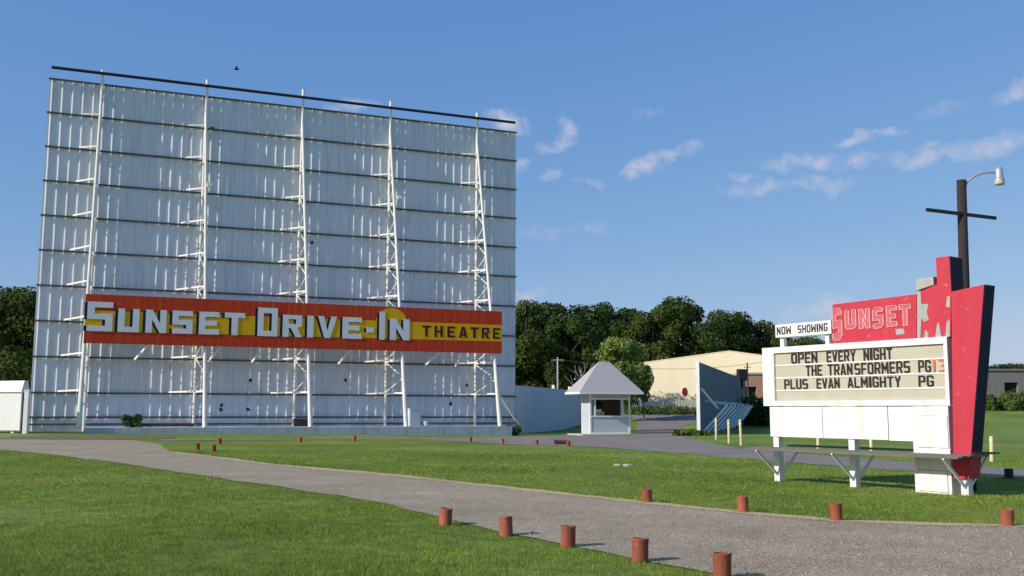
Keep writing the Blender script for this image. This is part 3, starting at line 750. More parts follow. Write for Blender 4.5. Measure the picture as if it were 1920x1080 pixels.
# ------------------------------------------------------------------ light pole behind the marquee
pY = 20.55
pb = at(1808, 700, pY); pb.z = 0.0
ptop = at(1802.5, 338, pY)
pole = thing('light_pole', 'dark wooden pole with crossarm and street lamp behind the red fin', 'lamp post', pb)
lean = (ptop.x - pb.x)
MB().tube([(0, 0, -.3), (lean * .5, 0, ptop.z * .5), (lean, 0, ptop.z)], [.115, .105, .095], 12).build('post', 'dark_wood', pole, True)
ca, cb_ = at(1737, 393, pY - .28) - pb, at(1867, 409, pY + .12) - pb
MB().bar(ca, cb_, .055, .065).build('crossarm', 'dark_pipe', pole)
arm = [at(*p, pY) - pb for p in ((1809, 357), (1811, 347), (1814, 341), (1826, 331), (1840, 325), (1853, 323), (1868, 324))]
MB().tube(arm, .022, 8).build('lamp_arm', 'galv', pole, True)
hc = at(1874, 340, pY) - pb
head = MB().lathe([(.0, .31), (.045, .31), (.06, .27), (.075, .25), (.085, .12), (.085, .06), (.105, .05), (.105, .02)], 16, hc).build('lamp_head', 'galv', pole, True)
MB().lathe([(.10, .025), (.10, -.05), (.085, -.075), (.0, -.08)], 16, hc).build('lamp_lens', 'lamp_glass', head, True)
MB().bar(at(1809, 340, pY) - pb, at(1809, 360, pY) - pb, .05, .06).build('arm_bracket', 'galv', pole)

# ------------------------------------------------------------------ ticket booth
BA = math.radians(17.0)
TB = Frame(G(1143, 815), BA)
zg = TB.loc.z
bt = thing('ticket_booth', 'small grey ticket booth with hipped shingle roof and wide front window', 'booth', TB.loc, BA)
def b2(px, py): x, z = TB.pl(px, py); return x, z - zg
fx0, fx1 = b2(1106, 780)[0], b2(1182, 780)[0]
wz = b2(1143, 739)[1]; s0 = b2(1143, 781)[1]; s1 = b2(1143, 748)[1]; dep = 1.6
MB().box(fx0 - .9, fx1 + .8, -.9, dep + .5, -.25, .05).build('slab', 'stone', bt)
def wallbox(name, mat, *bx):
    m_ = MB()
    for q in bx: m_.box(*q)
    return m_.build(name, mat, bt)
wallbox('front_wall', 'siding', (fx0 + .1, fx1 - .1, 0.03, .12, .05, s0), (fx0 + .1, fx1 - .1, .03, .12, s1, wz))
wallbox('left_wall', 'siding', (fx0 + .03, fx0 + .12, .13, dep - .1, .05, wz))
wallbox('right_wall', 'siding', (fx1 - .12, fx1 - .03, .13, dep - .1, .05, s0), (fx1 - .12, fx1 - .03, .13, dep - .1, s1, wz))
wallbox('back_wall', 'brown', (fx0 + .13, fx1 - .13, dep - .12, dep - .03, .05, s0), (fx0 + .13, fx1 - .13, dep - .12, dep - .03, s1, wz), (fx0 + 1.5, fx1 - .13, dep - .12, dep - .03, s0, s1))
for x in (fx0 + .02, fx1 - .1):
    for y in (0.0, dep - .1):
        MB().box(x - .02, x + .1, y, y + .127, .05, wz + .01).build('corner_board', 'white', bt)
m_ = MB().box(fx0 + .102, fx1 - .102, -.03, .027, s0 - .03, s0 + .06).box(fx0 + .102, fx1 - .102, -.02, .027, s1 - .05, s1 + .06)
fr = m_.box(fx0 + .102, fx1 - .102, -.02, .027, .05, .15).build('window_frame', 'white', bt)
for px in (1116, 1167.5):
    x = b2(px, 765)[0]; MB().box(x - .05, x + .05, -.01, .1, s0 + .061, s1 - .051).build('mullion', 'white', fr)
MB().box(fx0 + .13, fx1 - .13, .06, .066, s0, s1).build('window_glass', 'glass', bt)
ex0, ex1 = b2(1079, 737)[0], b2(1197, 737)[0]; ov = (ex1 - ex0 - (fx1 - fx0)) / 2
ey0, ey1 = -ov, dep + ov * .55
ez = wz + .02; rzz = b2(1143, 678)[1] + .02
r0, r1 = b2(1128, 679)[0] + .1, b2(1148, 679)[0] + .1; ym = dep / 2
m_ = MB(); m_.add([(ex0, ey0, ez + .12), (ex1, ey0, ez + .12), (ex1, ey1, ez + .12), (ex0, ey1, ez + .12), (r0, ym, rzz), (r1, ym, rzz)],
                  [(0, 1, 5, 4), (1, 2, 5), (2, 3, 4, 5), (3, 0, 4), (3, 2, 1, 0)])
roof = m_.build('roof', 'shingle', bt)
MB().box(ex0 - .02, ex1 + .02, ey0 - .02, ey1 + .02, ez - .03, ez + .118).build('fascia', 'white', roof)
MB().box(fx0 + .13, fx1 - .13, .13, .55, s0 - .08, s0 - .02).build('counter', 'brown', bt)
ch = thing('white_chair', 'white plastic chair seen through the booth window', 'chair', TB.w(b2(1138, 780)[0], .95, .05), BA)
zc = s0 - .35
MB().box(-.3, .3, -.25, .25, zc, zc + .05).build('seat', 'white', ch)
MB().box(-.32, .32, .26, .31, zc + .055, zc + .62).build('backrest', 'white', ch)
for a in (-.26, .26):
    for b in (-.21, .21): MB().box(a - .03, a + .03, b - .03, b + .03, 0, zc - .001).build('leg', 'white', ch)

# ------------------------------------------------------------------ fences, far buildings
def fence_panel(name, label, cat, a, b, za, zb, mat, pitch=.3, depth=.03, thick=.06, bottom=-.4):
    """upright sheet from a to b (world xy) with its top at absolute heights za..zb; root at a"""
    a, b = Vector(a), Vector(b); L = (b - a).length; ang = math.atan2(b.y - a.y, b.x - a.x)
    r = thing(name, label, cat, (a.x, a.y, 0), ang)
    m_ = MB(); n_ = max(2, int(L / pitch)); pts = []
    for i in range(n_):
        x = L * i / n_; pts += [(x, 0), (x + L / n_ * .55, 0), (x + L / n_ * .65, -depth), (x + L / n_ * .9, -depth)]
    pts.append((L, 0))
    top = []
    for (x, y) in pts:
        zt_ = za + (zb - za) * x / L
        g_ = h(a.x + (b.x - a.x) * x / L, a.y + (b.y - a.y) * x / L)
        m_.v += [(x, y, g_ + bottom), (x, y, zt_), (x, y + thick, g_ + bottom), (x, y + thick, zt_)]
    for i in range(len(pts) - 1):
        k = 4 * i
        m_.f += [(k, k + 4, k + 5, k + 1), (k + 2, k + 3, k + 7, k + 6), (k + 1, k + 5, k + 7, k + 3)]
    m_.f += [(0, 1, 3, 2), (4 * len(pts) - 4, 4 * len(pts) - 2, 4 * len(pts) - 1, 4 * len(pts) - 3)]
    m_.build('panel', mat, r); return r, L, ang
A0 = SF.w(W + .1, .1, 0); B0 = at(1112, 760, 100.0)
zA = at(969, 722.5, A0.y).z; zB = at(1112, 735, 100).z
fw, L, _ = fence_panel('corrugated_fence', 'pale corrugated fence running back from the screen to the ticket booth', 'fence', A0.xy, B0.xy, zA, zB, 'fence_white', .9, .05)
for k in (.44, .66):
    MB().box(L * k - .12, L * k + .12, .07, .3, 0, zA + (zB - zA) * k + .32).build('post', 'white', fw)
# blue fence with timber braces
A1 = G(1311, 816); B1 = at(1397, 712, 101.0)
zA1 = at(1311, 678, A1.y).z; zB1 = at(1396, 712, 101.0).z
bf, Lb, _ = fence_panel('blue_fence', 'tall slate blue sheet fence with white end post and timber braces', 'fence', A1.xy, B1.xy, zA1, zB1, 'fence_blue', .8, .04)
MB().box(-.16, -.005, -.1, .12, -.3, zA1 + .05).build('end_post', 'white', bf)
nb = 12
for i in range(nb):
    x = 0.5 + (Lb - 2.5) * i / (nb - 1)
    g_ = h(A1.x + (B1.x - A1.x) * x / Lb, A1.y + (B1.y - A1.y) * x / Lb)
    MB().bar((x, -.12, g_ + .1), (x + 1.9, -1.6, g_ + 1.95), .08, .13).build('brace', 'brace', bf)
    if i % 2 == 0: MB().bar((x + 1.95, -1.66, g_ + 2.0), (x + 1.95, -.10, g_ + 2.25), .06, .09).build('brace', 'brace', bf)
MB().bar((.5, -.12, 3.0), (2.2, -1.0, 1.7), .1, .14).build('white_brace', 'white', bf)
spx = Lb * .86; sp = at(1391, 703, 96.0)
r = thing('horn_speaker', 'black box loudspeaker on top of the blue fence', 'loudspeaker', sp, 0.2)
MB().box(-.42, .42, -.3, .3, -.55, .55).build('box', 'dark', r); MB().box(-.06, .06, -.06, .06, -1.3, -.553).build('stem', 'dark', r)
# warehouse
WY = 132.0
WF = Frame((at(1368, 700, WY).x, WY, 1.6), math.radians(-24))
pL, pM, pR = (Vector((x_, 0, z_)) for x_, z_ in (WF.pl(1205, 681), WF.pl(1368, 659), WF.pl(1600, 690)))
pM.x = 0.0
r = thing('warehouse', 'large beige metal warehouse with shallow gable roof behind the booth', 'warehouse', WF.loc, WF.rz)
g0 = -1.2
out = [(pL.x - pM.x, g0), (pR.x - pM.x, g0), (pR.x - pM.x, pR.z - 1.6), (0, pM.z - 1.6), (pL.x - pM.x, pL.z - 1.6)]
MB().prism(out, [], 0, 30).build('wall', 'metal_beige', r)
m_ = MB()
for (a, b) in (((pL.x - pM.x - .3, pL.z - 1.6 - .02), (0, pM.z - 1.6 + .01)), ((0, pM.z - 1.6 + .01), (pR.x - pM.x + .3, pR.z - 1.6 - .02))):
    m_.add([(a[0], -.03, a[1] + .02), (b[0], -.03, b[1] + .02), (b[0], 30.3, b[1] + .02), (a[0], 30.3, a[1] + .02), (a[0], -.03, a[1] + .12), (b[0], -.03, b[1] + .12), (b[0], 30.3, b[1] + .12), (a[0], 30.3, a[1] + .12)],
           [(0, 3, 2, 1), (4, 5, 6, 7), (0, 1, 5, 4), (1, 2, 6, 5), (2, 3, 7, 6), (3, 0, 4, 7)])
m_.build('roof', 'metal_beige', r)
# brick annex
BY = 118.0
a, b = at(1392, 702, BY), at(1500, 702, BY)
r = thing('brick_building', 'low pink brick building with dark doorway between blue fence and marquee', 'building', (a.x, BY, 1.5))
d0, d1 = at(1398, 725, BY), at(1419, 747, BY)
zt_ = a.z - 1.5; wdt = b.x - a.x
MB().prism([(0, -.8), (d0.x - a.x, -.8), (d0.x - a.x, d0.z - 1.5), (d1.x - a.x, d0.z - 1.5), (d1.x - a.x, -.8), (wdt, -.8), (wdt, zt_), (0, zt_)], [], 0, 9).build('wall', 'brick', r)
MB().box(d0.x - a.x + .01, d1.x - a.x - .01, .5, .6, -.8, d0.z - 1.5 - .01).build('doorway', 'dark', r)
MB().box(-.15, wdt + .15, -.15, 9.1, zt_ + .002, zt_ + .22).build('roof', 'galv', r)
# pale slat fence in front of the warehouse
SY = 121.0
a, b = at(1196, 749, SY), at(1318, 748, SY)
r = thing('slat_fence', 'low pale slat fence in front of the beige warehouse', 'fence', (a.x, SY, 0))
L = b.x - a.x; m_ = MB(); x = 0
while x < L:
    w_ = .22 + rnd.random() * .1; m_.box(x, x + w_, 0, .03, h(a.x + x, SY) - .2, a.z + rnd.uniform(-.08, .08)); x += w_ + .07
m_.build('slats', 'pale_slat', r); MB().box(0, L, .035, .1, a.z - .35, a.z - .25).box(0, L, .035, .1, 2.0, 2.1).build('rail', 'pale_slat', r)
# grey building far right
RY = 128.0
a, b = at(1790, 695, RY), at(2080, 692, RY)
r = thing('block_building', 'long low grey block building with dark loading door beyond the right lawn', 'building', (a.x, RY, 1.6))
d0, d1 = at(1883, 717, RY), at(1910, 736, RY)
wdt = b.x - a.x; zt_ = a.z - 1.6
MB().prism([(0, -.8), (wdt, -.8), (wdt, zt_), (0, zt_)], [[(d0.x - a.x, d1.z - 1.6), (d1.x - a.x, d1.z - 1.6), (d1.x - a.x, d0.z - 1.6), (d0.x - a.x, d0.z - 1.6)]], 0, 12).build('wall', 'grey_block', r)
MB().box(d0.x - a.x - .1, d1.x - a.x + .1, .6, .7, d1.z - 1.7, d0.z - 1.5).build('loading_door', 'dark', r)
MB().box(-.2, wdt + .2, -.2, 12.1, zt_ + .002, zt_ + .25).build('roof', 'grey_block', r)
# octagonal road sign in front of the warehouse
sp = at(1284, 735, 117.0); g_ = h(sp.x, 117.0)
r = thing('octagonal_road_sign', 'dark red octagonal road sign on a post before the beige warehouse', 'road sign', (sp.x, 117, g_))
MB().tube([(0, 0, -.2), (0, 0, sp.z - g_ + .3)], .05, 8).build('post', 'galv', r)
pr = [(.36 * math.cos(PI / 8 + k * PI / 4), sp.z - g_ + .55 * math.sin(PI / 8 + k * PI / 4)) for k in range(8)]
MB().prism(pr, [], -.09, -.055).build('sign_plate', 'stop_red', r)
# thin utility pole and wires
uy = 108.0
u = at(1045.5, 670, uy); g_ = h(u.x, uy)
r = thing('utility_pole', 'slim pale utility pole behind the corrugated fence', 'pole', (u.x, uy, g_))
MB().tube([(0, 0, -.3), (0, 0, u.z - g_)], [.10, .08], 8).build('post', 'galv', r)
MB().box(-.7, .7, -.06, .06, u.z - g_ - .35, u.z - g_ - .23).build('crossarm', 'dead_wood', r)
w0 = at(1045.5, 671, uy) + Vector((.5, 0, -.2)); w1 = at(1470, 672, 112.0)
pts = [w0.lerp(w1, t) - Vector((0, 0, 1.1 * 4 * t * (1 - t))) for t in np.linspace(0, 1, 14)]
o = MB().tube(pts, .022, 5).build('power_line', 'wire'); tag(o, 'thin dark power line sagging across the trees from the slim pole', 'cable')
pp = at(1401, 680, 112.0); g_ = h(pp.x, 112.0)
r = thing('utility_pole', 'thin dark rusty pole standing by the brick building', 'pole', (pp.x, 112.0, g_))
MB().tube([(0, 0, -.3), (0, 0, pp.z - g_)], [.11, .08], 8).build('post', 'brown', r)
MB().bar((-.4, 0, pp.z - g_ - .5), (.4, 0, pp.z - g_ - .5), .08).build('crossarm', 'brown', r)

# ------------------------------------------------------------------ white shed at the left edge
sb_ = G(22, 812)
LA = math.radians(-14)
LF = Frame(sb_, LA); zg = LF.loc.z
r = thing('white_shed', 'white box shed on short legs at the left edge beside the screen', 'shed', LF.loc, LA)
def l2(px, py): x, z = LF.pl(px, py); return x, z - zg
x1 = l2(38.5, 770)[0]; x0 = l2(-90, 770)[0]
z1 = l2(38, 735)[1]; z0 = l2(20, 807)[1]; z2 = l2(38, 715)[1]
MB().box(x0, x1, 0, .5, z0, z1).build('body', 'white', r)
MB().add([(x0, -.1, z1 + .002), (x1 + .06, -.1, z1 + .002), (x1 + .06, .6, z1 + .002), (x0, .6, z1 + .002), (x0, .15, z2), (x1 + .05, .12, z2 + .05), (x1 + .05, .4, z2 + .05), (x0, .4, z2)],
         [(0, 3, 2, 1), (4, 5, 6, 7), (0, 1, 5, 4), (1, 2, 6, 5), (2, 3, 7, 6), (3, 0, 4, 7)]).build('roof', 'white', r)
for px in (21, -40):
    x = l2(px, 800)[0]; MB().box(x - .09, x + .09, .1, .25, -.2, z0 - .002).build('leg', 'white', r)
for px, c in ((40.5, 'dark_wood'),):
    x = l2(px, 770)[0]; MB().box(x1 + .004, x1 + .09, .12, .35, z0 - .1, z1 - .05).build('edge_post', c, r)
gpst = G(47, 813)
r = thing('white_post', 'white wooden post standing right beside the white shed', 'post', gpst, 0)
zz_ = at(47, 733, gpst.y).z - gpst.z
MB().box(-.12, .12, -.12, .12, -.2, zz_).build('shaft', 'white', r); MB().box(-.14, .14, -.14, .14, zz_ + .002, zz_ + .06).build('cap', 'white', r)

# ------------------------------------------------------------------ bollards and posts
def make_bollard():
    r = thing('clay_bollard', '-', 'bollard', (0, 0, 0), 0, 'clay pipe bollards along the drives')
    MB().lathe([(.098, -.06), (.098, .0), (.094, .02), (.093, .235), (.097, .25), (.094, .258), (.074, .258), (.072, .24), (.072, .1)], 20).build('pipe', 'clay', r, True)
    MB().lathe([(.0, .10), (.0725, .10)], 20).build('soil_fill', 'clay_in', r)
    return r
ordn = ['first', 'second', 'third', 'fourth', 'fifth']
bl = []
for i, p in enumerate([(835, 985), (949, 1005), (1065, 1026), (1200, 1054), (1354, 1086)]):
    bl.append((*p, '%s red clay bollard from the left along the near lawn edge of the drive' % ordn[i], 1.0))
for i, p in enumerate([(1213, 943), (1393, 961), (1568, 977), (1889, 987)]):
    bl.append((*p, '%s red clay bollard from the left on the far edge before the marquee' % ordn[i], 1.0))
for p, lab in (((370, 843), 'small red bollard at the left tip of the grass island'), ((400, 847), 'red bollard nearest the drive at the left island tip'), ((411, 833), 'small pale red bollard farthest back at the left island tip'),
               ((563, 829), 'lone small red bollard before the third truss of the screen'), ((664, 827), 'lone small red bollard below the gap between third and fourth truss'),
               ((882, 829), 'small red bollard before the fifth truss of the screen'), ((942, 832), 'small red bollard before the right corner of the screen'),
               ((1006, 834), 'small red bollard on the road edge before the corrugated fence'), ((1066, 837), 'small red bollard on the road edge left of the booth')):
    bl.append((*p, lab, 1.15))
proto = make_bollard()
for i, (px, py, lab, sc) in enumerate(bl):
    o = proto if i == 0 else copy_tree(proto)
    o.location = G(px, py); o.rotation_euler = (rnd.uniform(-.07, .07), rnd.uniform(-.07, .07), rnd.uniform(0, 6))
    far = sc if py > 900 else 1.08; o.scale = (far * .93, far * .93, far * rnd.uniform(.88, 1.02)); o['label'] = lab
o = copy_tree(proto); o.location = G(1045, 833) + Vector((0, 0, .12)); o.rotation_euler = (0, PI / 2, 0.3); o.scale = (1.2, 1.2, 2.2)
o['label'] = 'fallen red clay bollard lying on the road left of the booth'
def make_post():
    r = thing('yellow_post', '-', 'post', (0, 0, 0), 0, 'pale yellow posts along the back road')
    MB().lathe([(.06, -.2), (.06, .0), (.055, .96), (.04, .985), (.0, .99)], 12).build('shaft', 'yellow_post', r, True)
    MB().lathe([(.062, .80), (.062, .86)], 12).build('band', 'white', r, True)
    return r
proto = make_post()
for i, (px, yb, yt, lab) in enumerate([(1343, 824, 783, 'leftmost of three pale yellow posts before the blue fence'), (1367, 831, 786, 'middle one of three pale yellow posts before the blue fence'),
                                       (1390, 835, 786, 'rightmost of three pale yellow posts before the blue fence'), (1534, 846, 815, 'pale yellow post seen under the marquee just right of its left leg'),
                                       (1634, 852, 822, 'pale yellow post seen under the marquee just right of its middle leg'), (1860, 866, 817, 'pale yellow post on the lawn right of the red fin')]):
    o = proto if i == 0 else copy_tree(proto)
    g_ = G(px, yb); z_ = at(px, yt, g_.y).z - g_.z
    o.location = g_; o.scale = (1.1, 1.1, z_); o['label'] = lab; o.rotation_euler = (0, rnd.uniform(-.03, .03), 0)
g_ = G(1892, 898)
r = thing('black_pipe_stub', 'short black pipe stub standing at the road edge right of the marquee', 'pipe', g_, .3)
MB().lathe([(.10, -.1), (.10, .24), (.08, .24), (.08, .1)], 14).build('pipe', 'dark_pipe', r); MB().box(-.13, .13, -.13, .13, 0, .03).build('base', 'dark_pipe', r)
for (px, lab, s_) in ((1158, 'left one of two pale stones in the grass island', .085), (1177, 'right one of two pale stones in the grass island', .105)):
    g_ = G(px, 874)
    bm = bmesh.new(); bmesh.ops.create_icosphere(bm, subdivisions=2, radius=1)
    for v in bm.verts: v.co *= 1 + rnd.uniform(-.18, .18)
    me = bpy.data.meshes.new('stone'); bm.to_mesh(me); bm.free(); me.materials.append(M['stone'])
    o = bpy.data.objects.new('stone', me); COL.objects.link(o); o.location = g_ + Vector((0, 0, .02)); o.scale = (s_ * 1.4, s_, s_ * .5)
    tag(o, lab, 'stone', 'stones in the grass island')
bd = at(443, 130, 60)
r = thing('flying_bird', 'tiny dark bird flying above the screen', 'bird', bd, .5)
MB().tube([(-.14, 0, 0), (-.05, 0, .01), (.08, 0, .01), (.16, 0, .02), (.2, 0, .02)], [.01, .05, .06, .035, .01], 8).build('body', 'dark', r, True)
for s_ in (-1, 1):
    MB().add([(.06, s_ * .03, .03), (-.06, s_ * .03, .03), (-.09, s_ * .22, .12), (.02, s_ * .24, .12), (-.04, s_ * .42, .06), (.06, s_ * .03, .02), (-.06, s_ * .03, .02), (-.09, s_ * .22, .11), (.02, s_ * .24, .11), (-.04, s_ * .42, .055)],
             [(0, 1, 2, 3), (3, 2, 4), (5, 8, 7, 6), (8, 9, 7), (0, 3, 8, 5), (1, 6, 7, 2)]).build('wing', 'dark', r)

# ------------------------------------------------------------------ trees
def leaves(centres, radii, n, size, flat=.8, r_=rng):
    """n leaf faces on clump shells"""
    k = r_.choice(len(centres), n, p=radii ** 2 / np.sum(radii ** 2))
    d = r_.normal(size=(n, 3)); d /= np.linalg.norm(d, axis=1)[:, None]
    rad = radii[k] * (r_.random(n) ** .2)
    P = centres[k] + d * rad[:, None] * np.array([1, 1, flat])
    nr = d * 1.0 + r_.normal(size=(n, 3)) * .5 + np.array([0, 0, .3]); nr /= np.linalg.norm(nr, axis=1)[:, None]
    a = np.cross(nr, r_.normal(size=(n, 3))); a /= np.linalg.norm(a, axis=1)[:, None]; b = np.cross(nr, a)
    s = size * (.6 + .8 * r_.random(n))[:, None]
    V = np.stack([P - a * s, P - b * s * .55, P + a * s, P + b * s * .55], 1).reshape(-1, 3)
    return V, np.arange(4 * n).reshape(-1, 4)
def crown_clumps(hh, ww, base, nc, r_):
    c = []; rr_ = []
    while len(c) < nc:
        t = r_.random(); ang = r_.random() * 2 * PI
        z = base + (hh - base) * t
        env = ww / 2 * (math.sin(PI * min(1, .12 + t * .86)) ** .6)
        ra = env * math.sqrt(r_.random())
        q = ww * (.13 + .11 * r_.random())
        c.append((ra * math.cos(ang), ra * math.sin(ang), min(z, hh - q * .7))); rr_.append(q)
    return np.array(c), np.array(rr_)
def tree_meshes(seed, hh, ww, base, nc, n, size, mat):
    r_ = np.random.default_rng(seed)
    c, q = crown_clumps(hh, ww, base, nc, r_)
    V, Fc = leaves(c, q, n, size, .8, r_)
    cr = np_mesh('crown', V, Fc, mat)
    m_ = MB(); jit_ = [(r_.normal() * .1, r_.normal() * .1) for _ in range(4)]
    m_.tube([(0, 0, -.4), (jit_[0][0], jit_[0][1], hh * .25), (jit_[1][0] * 2, jit_[1][1] * 2, hh * .55), (jit_[2][0] * 2, jit_[2][1] * 2, hh * .85)], [.022 * hh, .017 * hh, .011 * hh, .003 * hh], 8)
    for k in range(6):
        e_ = c[r_.integers(len(c))]; z_ = hh * (.25 + .3 * r_.random())
        m_.tube([(0, 0, z_), (e_[0] * .5, e_[1] * .5, (z_ + e_[2]) / 2 + .2), tuple(e_)], [.009 * hh, .006 * hh, .002 * hh], 6)
    tk = m_.build('trunk', 'bark', None, True)
    me = (cr.data, tk.data)
    bpy.data.objects.remove(cr); bpy.data.objects.remove(tk)
    return me
KIT = [tree_meshes(20 + i, 10.0, w_, b_, nc, 9500, .17, 'leaf_dark') for i, (w_, b_, nc) in enumerate(((6.4, 1.4, 28), (7.4, 1.0, 34), (5.6, 1.6, 24), (6.8, .8, 30)))]
def tree(name, label, kit, px, top, Y, wide=1.0, group=None, cat='tree'):
    p = at(px, top, Y); g_ = h(p.x, Y); s_ = (p.z - g_) / 10.0
    r = thing(name, label, cat, (p.x, Y, g_), rnd.uniform(0, 6.28), group); r.scale = (s_ * wide, s_ * wide, s_)
    for nm, me in zip(('crown', 'trunk'), kit):
        o = bpy.data.objects.new(nm, me); COL.objects.link(o); o.parent = r
    return r
WOOD = 'trees of the wood behind the drive-in'
tl = [(983, 564, 116, 'tall dark tree of the wood directly right of the screen edge'), (1030, 570, 122, 'dark tree of the wood above the corrugated fence, second from the screen'),
      (1062, 592, 115, 'lower dark tree in the dip of the wood above the slim utility pole'), (1092, 573, 121, 'dark round tree of the wood above the bare tree'),
      (1138, 569, 124, 'dark tree of the wood above the booth roof ridge'), (1178, 580, 117, 'dark tree of the wood right behind the small light green tree'),
      (1222, 572, 123, 'dark tree of the wood above the left end of the warehouse roof'), (1266, 558, 121, 'tallest tree of the wood, a round crown above the beige warehouse'),
      (1303, 574, 126, 'dark tree of the wood just right of the tallest crown'), (1348, 583, 139, 'round tree of the wood above the warehouse ridge'),
      (1388, 588, 137, 'round tree of the wood above the black loudspeaker'), (1424, 602, 141, 'dark tree of the wood above the left end of the marquee board'),
      (1462, 618, 138, 'low dark tree of the wood behind the left end of the now showing panel'), (1505, 632, 142, 'low dark tree of the wood seen under the now showing panel'),
      (1548, 640, 140, 'low dark tree of the wood behind the red name panel')]
for i, (px, top, Y_, lab) in enumerate(tl):
    Y2 = Y_ if Y_ > 130 else Y_ + 2
    if 1120 < px < 1320: Y2 = 168.0 + (i % 3) * 3
    if px >= 1340: Y2 = 168.0 + (i % 3) * 4
    tree('broadleaf_tree', lab, KIT[i % 4], px, top, Y2, rnd.uniform(.95, 1.15) * (1.0 if Y2 < 150 else .9), WOOD)
for i, (px, top, Y_, lab) in enumerate([(18, 540, 104, 'tall dark tree above the white shed at the left edge'), (-38, 546, 108, 'dark tree cut off by the left edge of the picture'), (50, 566, 111, 'dark tree against the left edge of the screen')]):
    tree('broadleaf_tree', lab, KIT[(i + 1) % 4], px, top, Y_, 1.05, 'trees left of the screen')
for i, (px, top, Y_, lab) in enumerate([(1868, 683, 190, 'low distant tree over the grey building next to the red fin'), (1905, 682, 195, 'low distant tree over the grey building at the right edge')]):
    tree('broadleaf_tree', lab, KIT[(i + 2) % 4], px, top, Y_, 2.0, 'distant trees over the grey building')
# understorey that fills the wood to the ground
def thicket(name, label, boxes, n, size, mat):
    c = []; q = []
    for (x0, x1, y0, y1, hmax, k) in boxes:
        for _ in range(k):
            x, y = rng.uniform(x0, x1), rng.uniform(y0, y1); r_ = rng.uniform(.9, 1.9) * min(1, hmax / 4)
            c.append((x, y, h(x, y) + rng.uniform(0, max(.2, hmax - r_)))); q.append(r_)
    V, Fc = leaves(np.array(c), np.array(q), n, size)
    o = np_mesh(name, V, Fc, mat); o['kind'] = 'stuff'; tag(o, label, 'undergrowth'); return o
thicket('woodland_undergrowth', 'dense dark undergrowth filling the wood behind the corrugated fence and booth', [(0, 10, 121, 132, 8.5, 110), (14, 60, 172, 182, 10, 200), (60, 84, 186, 196, 8.0, 60), (84, 150, 188, 200, 5.0, 90)], 34000, .36, 'leaf_dark')
thicket('left_undergrowth', 'dense dark undergrowth behind the white shed left of the screen', [(-75, -44, 108, 118, 8, 110)], 9000, .34, 'leaf_dark')
# small light green tree by the booth
sm = tree_meshes(77, 10.0, 6.6, 3.2, 40, 6500, .22, 'leaf_light')
r = tree('young_tree', 'small light green tree standing behind the ticket booth roof', sm, 1163, 634, 97.0, 1.0)
sm2 = tree_meshes(78, 10.0, 7.5, 4.0, 22, 1900, .42, 'leaf_light')
tree('young_tree', 'low sparse light green tree at the left corner of the beige warehouse', sm2, 1206, 686, 101.0, .55)
# bare tree
p = at(1092, 680, 109.0); g_ = h(p.x, 109.0)
m_ = MB()
hh = p.z - g_
tk = thing('bare_tree', 'leafless pale branching tree behind the fence left of the booth roof', 'tree', (p.x, 109.0, g_))
MB().tube([(0, 0, -.3), (.1, 0, hh * .5), (0, 0, hh * .75)], [.16, .12, .08], 8).build('trunk', 'dead_wood', tk)
for k in range(13):
    a_ = rnd.uniform(0, 6.28); L_ = rnd.uniform(1.2, 2.8); z_ = hh * rnd.uniform(.4, .75)
    e1 = (math.cos(a_) * L_ * .5, math.sin(a_) * L_ * .3, z_ + L_ * .25); e2 = (math.cos(a_) * L_, math.sin(a_) * L_ * .5, z_ + L_ * rnd.uniform(.4, .9))
    m_.tube([(0, 0, z_), e1, e2], [.07, .05, .02], 6)
    m_.tube([e1, (e1[0] + rnd.uniform(-.6, .6), e1[1], e1[2] + rnd.uniform(.5, 1.3))], [.04, .015], 5)
m_.build('branches', 'dead_wood', tk)
# bushes
def bush(name, label, px, py, w_, hh_, n, size, mat, group=None, Y=None):
    g_ = G(px, py)
    if Y: g_ = at(px, 760, Y); g_.z = h(g_.x, Y)
    k = max(8, int(w_ * (6 if hh_ > 1 else 22))); c = np.stack([rng.uniform(-w_ / 2, w_ / 2, k), rng.uniform(-w_ / 4, w_ / 4, k), rng.uniform(.0, hh_ * .72, k)], -1)
    V, Fc = leaves(c, rng.uniform(.22, .45, k) * hh_, n, size, .9)
    r = thing(name, label, 'bush', g_, 0, group); np_mesh('foliage', V, Fc, mat, r)
    MB().tube([(0, 0, -.1), (.05, 0, hh_ * .5)], [.04, .02], 6).build('stem', 'bark', r); return r
r = bush('small_bush', 'small green bush growing on the slab between first and second truss', 248, 800, .9, .75, 900, .10, 'leaf_hedge')
r.location = on_slab(248, -3.3)
bush('hedge', 'long dense green hedge before the grey building at the right edge', 1905, 769, 9.0, 2.1, 7000, .2, 'leaf_hedge')
bush('dark_bush', 'dark bush behind the timber braces of the blue fence', 1428, 812, 4.0, 3.0, 3200, .17, 'leaf_dark', None, 92.0)
bush('weed_clump', 'low weeds at the foot of the pale slat fence', 1250, 776, 9.0, .9, 2600, .15, 'leaf_hedge')
bush('weed_clump', 'grassy clump at the left end post of the blue fence', 1296, 817, 2.2, .38, 1500, .09, 'leaf_hedge')
bush('weed_clump', 'small dark weed at the right end of the screen slab', 962, 816, .7, .7, 500, .09, 'leaf_dark')

